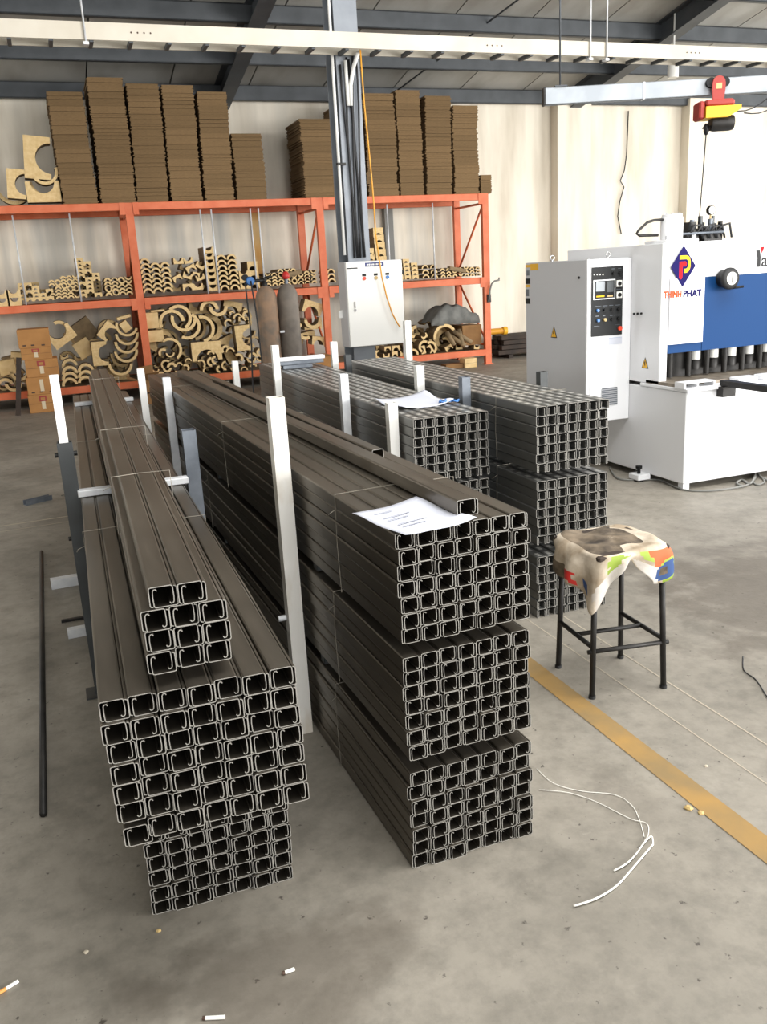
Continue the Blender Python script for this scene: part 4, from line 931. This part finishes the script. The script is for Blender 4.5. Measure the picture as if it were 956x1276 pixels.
def piece(me, px, py, rpx, rot, label, name, cat, grp, y=None, dep=.3, sx=1., nlay=4, zmin=None, tol=.04, first=0, drop=None):
    p = atY(px, py, RY+.08); s = rpx/91.0; kind = KIND[me.name]; ca, sa = math.cos(math.radians(rot)), math.sin(math.radians(rot))
    n = int(1.15*s/GRID)+1; pts = []
    for i in range(-n, n+1):
        for j in range(-n, n+1):
            X, Z = i*GRID/s, j*GRID/s
            if inside(kind, X*ca+Z*sa, -X*sa+Z*ca): pts.append((i*GRID, j*GRID))
    if zmin is not None and pts:
        low = min(q[1] for q in pts)+p.z
        if low < zmin+.004: p.z += zmin+.006-low
    best, bn, cells = choose(p, pts, nlay, first, tol)
    if drop is not None and bn > drop: return None
    for c in cells: OCC[c] = 1
    yy = RY+.078+best*(.92/nlay); k_ = LK(best, nlay); q = CP+(p-CP)*k_       # same sight line, deeper on the shelf
    q.z = max(q.z, p.z)
    o = link(name, me, None, (q.x, yy, q.z), (0, -math.radians(rot), 0)); o.scale = (s*k_*sx, .92/nlay-.01, s*k_); return tag(o, label, cat, grp)
def scatter(n, gen, *a, **kw):
    done = 0
    for t in range(n*14):
        if done >= n: break
        if piece(*gen(), *a, drop=.05, **kw): done += 1
def rings(region, r, n_rows, label, grp, kinds=(.35, .5), rotj=0, dep=.25, top=None, nest=1.15, start='the shelf edge'):
    # packs half rings in columns on the shelf: region (px left, px right, py of shelf at left and right)
    xl, xr, yl, yr = region
    ncol = max(1, round((xr-xl)/(2.0*r))); pw = (xr-xl)/ncol
    for c in range(ncol):
        nr = n_rows(c/(max(1, ncol-1))) if callable(n_rows) else n_rows
        for i in range(nr):
            x = xl+pw*(c+.5); ys = yl+(yr-yl)*(x-xl)/(xr-xl)-.3
            rot = R.choice((0, 0, 0, 180)) if rotj >= 180 else R.uniform(-rotj, rotj)
            yy = ys-i*r*nest - (r if rot == 180 else 0)
            piece(RING[R.choice(kinds)], x-i*r*.12, yy, min(r, pw/2)*.99, rot, f'{ORD[i]} {label}, {NTH[c]} column from {start}', 'half_ring', 'wooden ring', grp, nlay=2, zmin=ZMID, tol=.16)
def blocks(x, yb, wpx, n, label, grp, me=None, hf=.55, dep=.3, y=None):
    for i in range(n): piece(me or CELL, x-i*wpx*hf*.13, yb-i*wpx*hf*1.02, wpx, 0, f'{ORD[i]} {label}', 'saddle_block', 'wooden block', grp, nlay=2, zmin=ZMID, tol=.16)
for c in range(5): blocks(29.5+c*8.4, 376.2-c*.55, 8.2, 5 if c < 3 else 3, f'notched block up, {NTH[c]} block column from the cup block', 'notched block columns by the cup block')
rings((63, 100, 373.6, 371.2), 3.7, lambda t: 6 if t < .3 else 7, 'tiny half ring up', 'fine ring heap', (.5, .5), 180, nest=1.1, start='the cup block columns')
for c, n in ((0, 10), (1, 9), (2, 6)): blocks(104.5+c*9.3, 371.0-c*.6, 8.8, n, f'notched block up, {NTH[c]} tall narrow column from the fine ring heap', 'tall notched block columns')
rings((132, 166, 369.3, 367.0), 4.3, 5, 'small half ring up', 'small rings by the upright', (.5, .35), 180, nest=1.05, start='the tall block columns')
rings((179, 216, 366.0, 363.8), 6.2, lambda t: 7 if t < .2 else 6, 'medium half ring up', 'medium ring heap', (.35,), 14, nest=1.0, start='the rack upright')
G6 = 'jumbled angular offcuts'
for (a, b, r, ro, me) in ((222, 363, 13, 0, SADU), (235, 362, 13, 0, SADD), (247.5, 361, 12, 0, SADU), (257, 360.5, 8, 0, SADD), (223, 350, 11, 25, SADD), (233, 347, 11, -20, SADU), (243, 352, 11, 40, SADD), (251, 349, 11, 15, SADU), (255, 342, 11, 70, SADD), (240, 338, 12, 25, SADD), (248, 334, 11, -35, SADU), (229, 337, 11, -20, SADU), (223, 329, 12, 0, SADU), (253, 328, 11, 40, SADU), (236, 328, 11, 10, SADU), (244, 345, 9, -15, SADD), (228, 343, 9, 15, SADU)):
    piece(me, a, b, r, ro, 'tan wooden offcut with a round bite in the jumbled heap on the middle shelf', 'saddle_block', 'wooden block', G6, zmin=ZMID, nlay=4)
blocks(266, 362.6, 12.4, 7, 'block with upturned notch in the single column by the thin rod', 'upturned notch column', SADU, .62)
rings((274, 300, 362.2, 360.6), 6.4, 7, 'medium half ring up', 'rings by the notch column', (.35,), 6, nest=.98, start='the upturned notch column')
blocks(306, 360, 12, 3, 'upturned notched block behind the blue gas regulator', 'blocks behind the regulator', SADU, .62); blocks(318, 359.4, 13, 3, 'square notched block stacked behind the blue gas regulator', 'square blocks behind the regulator', SQB, .85)
rings((331, 396, 357.0, 353.0), 3.9, lambda t: 5 if .2 < t < .7 else 4, 'tiny half ring up', 'low heap above the cylinders', (.5, .35), 180, nest=1.05, start='the square blocks')
rings((408, 420, 352.6, 352.0), 5.6, 3, 'tan half ring up between upright and electrical box', 'pile by the electrical box', (.35,), 0, nest=1.05, start='the upright')
blocks(465, 349.6, 12, 5, 'pale holed block stacked behind the electrical box', 'hole blocks behind the box', SQB, .62); blocks(478.5, 348.5, 14, 7, 'pale holed block in the taller stack behind the electrical box', 'tall hole block stack', SQB, .62)
for c in range(3): blocks(499+c*9.6, 348.6-c*.5, 9.2, 4 if c != 1 else 5, f'notched block up, {NTH[c]} column past the electrical box', 'notched blocks beside the box')
rings((526, 547, 347.4, 346.4), 5.2, 3, 'half ring up', 'ring pile past the box', (.35,), 0, start='the last notched column')
rings((549, 600, 346.2, 343.6), 3.8, 3, 'tiny half ring up', 'low row at the rack end', (.5,), 180, nest=1.05, start='the small ring pile')
p = atY(571, 336, RY+.05); k = MB(); k.box((-.14, 0, -.03), (.14, .1, .03), 'wood_dull', .004); tag(k.build('wood_plank', None, p, (0, .2, 0)), 'short wooden plank tilted over the tiny half rings', 'plank')
p = atY(366, 341, RY+.05); k = MB(); k.box((-.16, 0, -.035), (.13, .2, .03), 'wood_dull', .004); tag(k.build('wood_plank', None, p, (0, -.2, 0)), 'grey wooden plank tilted on the low heap above the gas cylinders', 'plank')
for (x0, x1, y0_, y1_, nm) in ((10, 24.5, 378, 358, 'pale cup block with two round notches at the thin rod'), (-6, 9, 379, 358, 'plain pale wooden block beside the cup block')):
    a, b = atY(x0, y0_, RY+.03), atY(x1, y1_, RY+.03); wd = b.x-a.x; k = MB(); k.box((0, 0, 0), (wd, .3, .095), 'wood_cut', .003); k.box((0, 0, .096), (wd, .3, .2), 'wood_cut', .003)
    o = thing('cup_block', nm, 'wooden block', (a.x, RY+.03, ZMID+.001)); 
    k = MB()
    for zz in (0, .1):
        pl_ = [(0, zz+.099), (0, zz), (wd, zz), (wd, zz+.099)] + [(wd/2+wd*.3*math.cos(math.radians(q*18)), zz+.099-wd*.3*math.sin(math.radians(q*18))) for q in range(0, 11)]
        k.prism(pl_, 0, .3, 'wood_dull', 'wood_cut')
    k.build('block_body', o)

# large pieces on the bottom shelf: (mesh key, px, py of the arc centre or block base centre, size px, rotation)
LG = 'large wooden pieces on the bottom shelf'
def big(kind, px, py, r, rot, label):
    me = {'ring': BIGR, 'half': RING[.35], 'thin': RING[.22], 'sadd': SADD, 'sadu': SADU, 'sq': SQB}[kind]
    nm, cat = ('half_ring', 'wooden ring') if kind in ('ring', 'half', 'thin') else ('saddle_block', 'wooden block')
    return piece(me, px, py, r, rot, label, nm, cat, LG, nlay=4, zmin=ZBOT, tol=.04)
def bigs(lst, label, ordinal=False):
    for i, (kd, x, y, r, ro) in enumerate(lst): big(kd, x, y, r, ro, (f'{ORD[i]} '+label) if ordinal else label)
bigs([('half', 87.5, 480-i*7.2, 9.4, R.uniform(-8, 8)) for i in range(4)], 'arch in the nested column next to the carton tower', True)
bigs([('half', 107.5, 479-i*8.2, 9.6, R.uniform(-14, 6)) for i in range(3)], 'arch in the nested column beside the wired pile of channels', True)
bigs([('thin', 150, 453, 14.8, 176), ('thin', 153, 444, 14.5, 168), ('thin', 157, 437, 14.5, 182), ('thin', 157.5, 426, 14.5, 176), ('thin', 158, 415.5, 14.3, 180), ('thin', 158, 405.5, 13.5, 160)], 'large half ring up in the nested column of upturned bowls', True)
bigs([('ring', 136.5, 413, 13, -12)], 'large arch leaning on the nested upturned half rings')
bigs([('sadu', 150, 482, 25, 0)], 'saddle block under the nested upturned half rings')
bigs([('sadd', 134, 440, 29, 90)], 'upright notched block standing beside the nested half rings'); bigs([('sadd', 128, 463, 18, 0)], 'low notched block under the upright one')
bigs([('sadd', 139, 417, 22, 48)], 'tilted saddle block wedged into the nested half rings')
def slab(x0, y0, x1, y1, rot, label, first=0, mt='wood_cut'):
    a, b = atY(x0, y1, RY+.08), atY(x1, y0, RY+.08); wd, h = b.x-a.x, b.z-a.z; p = (a+b)/2; ca, sa = math.cos(math.radians(rot)), math.sin(math.radians(rot))
    n = int(.75*max(wd, h)/GRID)+1; pts = [(i*GRID, j*GRID) for i in range(-n, n+1) for j in range(-n, n+1) if abs(i*GRID*ca+j*GRID*sa) < wd/2 and abs(-i*GRID*sa+j*GRID*ca) < h/2]
    best, bn, cells = choose(p, pts, 4, first, .05)
    for c in cells: OCC[c] = 1
    k_ = LK(best, 4); q = CP+(p-CP)*k_; q.z = max(q.z, p.z); k = MB(); k.box((-wd/2*k_, 0, -h/2*k_), (wd/2*k_, .22, h/2*k_), mt, .004)
    tag(k.build('wood_slab', None, (q.x, RY+.078+best*.23, q.z), (0, -math.radians(rot), 0)), label, 'wooden block', LG)
_a, _b = atY(577, 431, RY+.09), atY(600, 404, RY+.09); mark(_a.x, _b.x, _a.z, _b.z, (0, 1))
slab(96, 424, 114, 447, 28, 'pale wooden slab tilted beside the big bitten block'); slab(146, 393, 163, 398, 12, 'thin slab laid over the nested half rings'); slab(152, 400, 161, 414, 32, 'small tilted slab in the nested half rings')
slab(90, 401, 118, 430, 32, 'big grey block tilted at the top of the heap by the carton tower', 1, 'wood_dull')
bigs([('sadu', 84, 427, 30, 32)], 'big tilted block with a round bite beside the carton tower'); bigs([('half', 74, 412, 11, -60)], 'half ring leaning on the big bitten block')
slab(182, 389, 196.5, 410, 0, 'plain upright slab just past the rack upright on the bottom shelf'); slab(183, 411, 203, 427, 0, 'wide plain slab under the upright slab'); slab(188, 385.5, 205, 389, 2, 'thin strip lying on the upright slab')
bigs([('ring', 214.5, 402, 16, 12)], 'large arch interlocked with another ring beside the plain slabs'); bigs([('ring', 223, 396, 16, -55)], 'large ring interlocked behind the arch beside the plain slabs'); bigs([('ring', 229, 397, 16, 170)], 'large upturned ring interlocked with two arches')
bigs([('thin', 233, 406, 17, -120)], 'large half ring cupping the interlocked rings')
bigs([('thin', 241, 409, 16.5, -85), ('thin', 251, 410, 17, -84), ('half', 260, 410, 18, -82)], 'large half ring in the row of three standing crescents')
bigs([('sadu', 249, 391.5, 25, 0)], 'saddle block opening upward above the crescents'); bigs([('half', 261, 386, 12, 0)], 'arch standing in the upturned saddle block'); bigs([('half', 272, 382, 12, 180)], 'upturned half ring between the saddle block and the tilted block'); bigs([('sadd', 289, 391, 24, -14)], 'tilted notched block near the top of the heap behind the gas cylinders')
bigs([('sadd', 206, 430, 30, 52)], 'long notched block tilted beside the plain slabs'); bigs([('thin', 208, 428, 15, -60), ('thin', 212, 436, 15, -55)], 'half ring in the tilted pair below the long notched block')
bigs([('sadd', 259, 449, 38, 0)], 'wide block with a rough arch cut, at the middle of the bottom heap'); bigs([('half', 241, 463, 14.5, 0)], 'arch standing low in front of the wide rough block')
bigs([('sadd', 297, 432, 34, 112)], 'long bitten block leaning towards the gas cylinders'); bigs([('sadd', 313, 420, 32, 92)], 'upright bitten block next to the gas cylinder hose')
# right of the cylinders
bigs([('sadd', 388, 391, 26, -20)], 'tilted notched block past the gas cylinders'); bigs([('half', 390, 398, 12, 180)], 'upturned half ring past the gas cylinders'); bigs([('sadu', 391, 414, 24, 0)], 'saddle block under the upturned ring past the gas cylinders'); bigs([('half', 381, 412, 12, 120)], 'half ring leaning at the saddle block past the gas cylinders'); bigs([('sadd', 385, 428, 22, 10), ('sadd', 397, 430, 18, -8)], 'low notched block above the brown carton')
# small stuff between: fill gaps
LO = dict(zmin=ZBOT, nlay=4)
scatter(60, lambda: (RING[R.choice((.35, .5))], *(lambda x: (x, 474-(x-188)*.045-R.uniform(0, 34)))(R.uniform(188, 325)), R.uniform(4, 6.5), R.choice((0, 180, 40, -50, 90))), 'small half ring scattered low in the bottom heap behind the gas cylinders', 'half_ring', 'wooden ring', 'small scattered rings', **LO)
scatter(40, lambda: (RING[R.choice((.22, .35))], R.uniform(188, 330), R.uniform(392, 462), R.uniform(6, 11), R.choice((0, 180, 70, -80))), 'half ring buried at the back of the bottom heap behind the gas cylinders', 'half_ring', 'wooden ring', 'buried back rings', first=2, **LO)
scatter(16, lambda: (R.choice((SADD, RING[.35])), R.uniform(80, 165), R.uniform(425, 474), R.uniform(8, 13), R.choice((0, 180, 70, -80))), 'wooden piece buried at the back of the heap by the carton tower', 'wood_offcut', 'wooden block', 'buried back pieces', first=2, **LO)
scatter(12, lambda: (R.choice((SADD, RING[.35])), R.uniform(282, 312), R.uniform(388, 404), R.uniform(5, 9), R.uniform(-90, 90)), 'small wooden piece high in the heap beside the cylinder hose', 'wood_offcut', 'wooden block', 'small pieces by the hose', **LO)
scatter(9, lambda: (RING[.35], R.uniform(-4, 30), 486-R.uniform(0, 26), R.uniform(8, 12), R.choice((180, 170, 20))), 'half ring in the heap at the leaning board', 'half_ring', 'wooden ring', 'rings by the leaning board', **LO)
slab(0, 448, 18, 468, 8, 'pale notched slab in the heap at the leaning board'); slab(15, 440, 26, 456, -8, 'small pale slab on the heap at the leaning board')
slab(6, 446, 22, 466, 10, 'grey block behind the heap at the leaning board', 1, 'wood_dull')
# behind the electrical box
scatter(10, lambda: (R.choice((SADD, SQB, RING[.5])), R.uniform(466, 498), R.uniform(436, 454), R.uniform(8, 11), R.choice((0, 180, 90))), 'small wooden piece on the bottom shelf under the electrical box', 'wood_offcut', 'wooden block', 'small pieces under the box', **LO)
bigs([('thin', 555, 420, 18, 8)], 'large arch in the heap beside the grey tarpaulin'); bigs([('sadd', 556, 425, 30, 35)], 'tilted saddle block under the large arch by the tarpaulin')
scatter(22, lambda: (R.choice((SADD, SADU, RING[.35])), R.uniform(502, 596), 452-R.uniform(0, 26), R.uniform(8, 12), R.uniform(-80, 80)), 'wooden offcut in the untidy heap under the grey tarpaulin', 'wood_offcut', 'wooden block', 'untidy heap under the tarpaulin', **LO)
for (a, b, c, d_) in ((560, 418, 580, 431), (565, 413, 588, 427), (557, 414, 566, 430), (572, 411, 577, 431)):
    p, q = atY(a, b, RY+.07), atY(c, d_, RY-.06); k = MB(); k.tube([(0, 0, 0), q-p], .035, 'wood_dull', 8); tag(k.build('wood_rod', None, p), 'thick wooden rod sticking out of the heap under the tarpaulin', 'wooden rod', 'rods under the tarpaulin')
scatter(20, lambda: (R.choice((SADD, SADU, SQB, RING[.35])), R.uniform(499, 543), R.uniform(412, 452), R.uniform(9, 15), R.choice((0, 180, 35, -40, 90))), 'wooden piece in the heap between the electrical box and the tarpaulin', 'wood_offcut', 'wooden block', 'heap beside the tarpaulin', **LO)
scatter(14, lambda: (R.choice((SADD, RING[.35], RING[.22])), R.uniform(545, 578), R.uniform(414, 438), R.uniform(8, 12), R.choice((0, 180, 35, -40))), 'wooden piece packed directly under the grey tarpaulin', 'wood_offcut', 'wooden block', 'pieces propping the tarpaulin', first=1, **LO)
# tarpaulin over the heap
k = MB(); NX, NY = 26, 10; a = atY(538, 404, RY+.08); b = atY(598, 404, RY+.08); vs = []
for i in range(NX+1):
    for j in range(NY+1):
        u, v = i/NX, j/NY; x = a.x+(b.x-a.x)*u; prof = .24*math.sin(min(1, u*2.6)*PI/2)*(1-max(0, (u-.45)/.55)**2*.8)
        q_ = math.sin(min(1, v*2.6)*PI/2); z = a.z-.03+(prof+.05)*q_+(.012*math.sin(u*19+v*4)+.008*math.sin(u*31-v*9))*(.3+q_); y = RY+.08+.45*v*v+.008*math.sin(u*23)
        vs.append((x, y, z))
k.add(vs, [(i*(NY+1)+j, (i+1)*(NY+1)+j, (i+1)*(NY+1)+j+1, i*(NY+1)+j+1) for i in range(NX) for j in range(NY)], 'tarp', True)
o = tag(k.build('tarpaulin'), 'crumpled grey tarpaulin over the heap at the rack end', 'tarpaulin'); sd = o.modifiers.new('thick', 'SOLIDIFY'); sd.thickness = .01
# half rings on the rack top
TG = 'tan rings on the rack top'
for (me, x, y, r, ro, lab) in ((SADU, 56, 252.0, 37, 0, 'saddle block under two rings on the rack top'), (RING[.22], 55, 226, 17, 180, 'lower of two upturned rings resting in the saddle block on the rack top'), (RING[.22], 55, 213, 15, 195, 'upper of two upturned rings resting in the saddle block on the rack top'), (SADD, 63, 198, 46, 84, 'tall notched block standing upright on the rings on the rack top'), (RING[.22], 16, 232, 20, 190, 'wide upturned half ring at the end of the rack top'), (SADD, 32, 230, 32, 84, 'smaller notched block set in the wide half ring on the rack top')):
    piece(me, x, y, r, ro, lab, 'half_ring' if me is RING[.22] else 'saddle_block', 'wooden ring' if me is RING[.22] else 'wooden block', TG, zmin=ZTOP, nlay=4, tol=.1)

# ------------------------------------------------------------------ cartons
def carton(px0, py0, px1, py1, y, d, label, marks=(), rot=0., z0=None, grp=None, mt='carton'):
    a, b = atY(px0, py1, y), atY(px1, py0, y); wd, h = b.x-a.x, b.z-a.z; zb = a.z if z0 is None else z0
    o = thing('carton', label, 'carton', (a.x, y, zb), rot, grp); BOX('carton_body', (0, 0, 0), (wd, d, h), mt, o, .004)
    if 'tape' in marks: BOX('tape', (wd*.42, -.002, h*.18), (wd*.54, -.0002, h*.86), 'tape', o)
    if 'red' in marks: r_ = BOX('print', (wd*.36, -.003, h*.62), (wd*.6, -.0021, h*.92), 'print_red', o); BOX('print', (wd*.41, -.004, h*.68), (wd*.55, -.0031, h*.84), 'carton', o)
    if 'line' in marks: BOX('flap_seam', (.01, -.0015, h*.5), (wd-.01, -.0002, h*.515), 'print_dark', o)
    if 'text' in marks:
        for (u, v) in ((.12, .1), (.38, .1), (.7, .08)): BOX('print', (wd*u, -.0015, h*v), (wd*(u+.11), -.0002, h*(v+.08)), 'print_dark', o)
    return o, h
zc_ = .001; tower = [((37, 71.5, 484, 510), ('red', 'tape', 'line'), 'bottom carton of the tower before the rack'), ((34, 69, 459, 484), ('tape', 'text'), 'second carton up in the tower before the rack'), ((32, 69.5, 434, 459), ('red', 'tape', 'line'), 'third carton up in the tower, with a red printed mark'), ((25, 61, 417, 434.5), ('red', 'tape', 'line'), 'flat fourth carton up in the tower before the rack'), ((21, 57.5, 391, 417), ('text',), 'topmost plain carton of the tower before the rack')]
for (x0, x1, y0_, y1_), mk, lab in tower:
    o, h = carton(x0, y0_, x1, y1_, 11.86, .45, lab, mk, 0, zc_, 'carton tower'); zc_ += h+.001
k = MB(); k.box((-.03, 0, 0), (.03, .02, .72), 'old_timber'); p = atZ(24, 512); tag(k.build('leaning_board', None, (p.x, 11.8, .001), (-.12, .16, 0)), 'dark narrow board leaning beside the carton tower', 'board')
carton(176, 476, 193, 491, 11.6, .25, 'small carton on the floor under the open flapped carton', (), 0, .001, None, 'carton_dark'); 
hB = atY(176, 476, 11.6).z-atY(176, 491, 11.6).z
o, h = carton(174, 459, 194, 476, 11.6, .25, 'open carton with raised flaps behind the big stack', (), 0, hB+.003, None, 'carton_dark')
wd = atY(194, 470, 11.6).x-atY(174, 470, 11.6).x
for (nm, vs) in (('flap', [(0, 0, h), (wd, 0, h), (wd+.05, -.12, h+.11), (-.02, -.12, h+.09)]), ('flap', [(0, .25, h), (wd, .25, h), (wd+.02, .3, h+.17), (.02, .3, h+.15)]), ('flap', [(0, 0, h), (0, .25, h), (-.14, .25, h+.06), (-.14, 0, h+.04)]), ('flap', [(wd, 0, h), (wd, .25, h), (wd+.15, .25, h+.05), (wd+.15, 0, h+.03)])):
    k = MB(); k.add(vs, [(0, 1, 2, 3)], 'carton_dark'); f = k.build(nm, o); sd = f.modifiers.new('t', 'SOLIDIFY'); sd.thickness = .005
carton(372, 425, 417, 472, 11.2, .5, 'large plain brown carton between the gas cylinders and the electrical box', (), 0, .001)
carton(577, 404, 600, 431, RY+.09, .4, 'dented carton on the bottom shelf against the rack end', (), 0, None, None, 'carton_dark')
carton(580, 446, 594, 459, 12.15, .2, 'small open-ended carton on the floor before the rack end', ('line',), 0, .001, None, 'wood_cut')
carton(556, 447, 578, 455, 12.2, .2, 'flattened carton on the floor before the rack end', (), 0, .001, None, 'carton_dark')
carton(496, 442, 516, 460, 11.9, .3, 'small carton on the floor behind the tall white post', (), 0, .001, None, 'carton_dark')
# dark timber pile by the wall
tp = 6.85
for r_ in range(4):
    for i in range(3):
        k = MB(); k.box((0, 0, 0), (1.5+R.uniform(-.2, .2), .12, .07), 'old_timber', .004); tag(k.build('dark_beam', None, (tp+.02*r_+R.uniform(-.03, .05), 12.95+i*.17, .06+r_*.078)), 'dark beam in the low pile at the foot of the cream wall', 'beam', 'dark beams at the wall foot')
for x in (7.0, 7.75):
    k = MB(); k.box((x, 12.9, 0), (x+.08, 13.5, .058), 'old_timber'); tag(k.build('bearer'), 'short bearer under the low pile of dark beams', 'beam', 'bearers under dark beams')
p = atY(625, 421, 13.0); k = MB(); k.lathe([(.05, -.25), (.05, .05)], 'cable_orange', 14, 'x'); k.lathe([(.066, .05), (.066, .12)], 'yellow_sign', 14, 'x'); tag(k.build('yellow_pipe', None, (p.x, 13.05, .06+4*.078+.07)), 'yellow ended pipe lying on the dark beams at the wall foot', 'pipe')

# ------------------------------------------------------------------ gas cylinders
def cyl(x, y, mt, label, zt):
    o = thing('gas_cylinder', label, 'gas cylinder', (x, y, 0)); r = .118
    k = MB(); k.lathe([(r*.9, 0), (r, .02), (r, zt-.15), (r*.97, zt-.115), (r*.86, zt-.07), (r*.66, zt-.035), (r*.42, zt-.012), (r*.3, zt)], mt, 28, 'z'); k.build('cylinder_shell', o); return o, r
ZT_ = 1.41
c1, r_ = cyl(2.26, 9.7, 'cylinder_rust', 'rusty brown gas cylinder with a blue regulator', ZT_)
k = MB(); k.lathe([(.03, 0), (.03, .035), (.022, .04), (.022, .08)], 'black_iron', 12, 'z', (0, 0, ZT_)); k.build('valve', c1)
k = MB(); k.lathe([(.04, -.02), (.05, 0), (.04, .05)], 'btn_blue', 16, 'y', (-.17, -.05, ZT_+.06)); k.tube([(0, 0, ZT_+.06), (-.17, -.02, ZT_+.06)], .018, 'black_iron', 8); k.lathe([(.035, -.02), (.035, .01)], 'black', 14, 'y', (-.22, -.03, ZT_+.1)); rg = k.build('regulator', c1)
k = MB(); k.tube([(0, 0, ZT_+.08), (.07, -.02, ZT_+.1)], .014, 'black_iron', 8); k.build('valve_handle', c1)
for i, dx in enumerate((0, .055)):
    k = MB(); pts = []
    for j in range(14):
        t = j/13; pts.append((-.23+dx+.03*math.sin(t*6+i)*t+.10*t*i, -.07-.03*i, (ZT_+.05)*(1-t)+.012)); 
    k.tube(pts, .009, 'cable', 6); k.build('gas_hose', c1)
c2_, r_ = cyl(2.508, 9.72, 'cylinder_grey', 'grey gas cylinder with a red valve cap', ZT_+.01)
k = MB(); k.lathe([(.022, 0), (.022, .05)], 'galv_dull', 10, 'z', (0, 0, ZT_+.01)); k.lathe([(.03, .05), (.042, .065), (.042, .1), (.02, .13)], 'red', 12, 'z', (0, 0, ZT_+.01)); k.build('valve_cap', c2_)
k = MB(); k.box((2.36, 9.585, .90), (2.41, 9.60, .925), 'galv', .003); k.tube([(2.385, 9.60, .91), (2.385, 9.66, .91)], .006, 'galv', 6); tag(k.build('cylinder_clip'), 'small bright clip joining the two gas cylinders', 'clip')
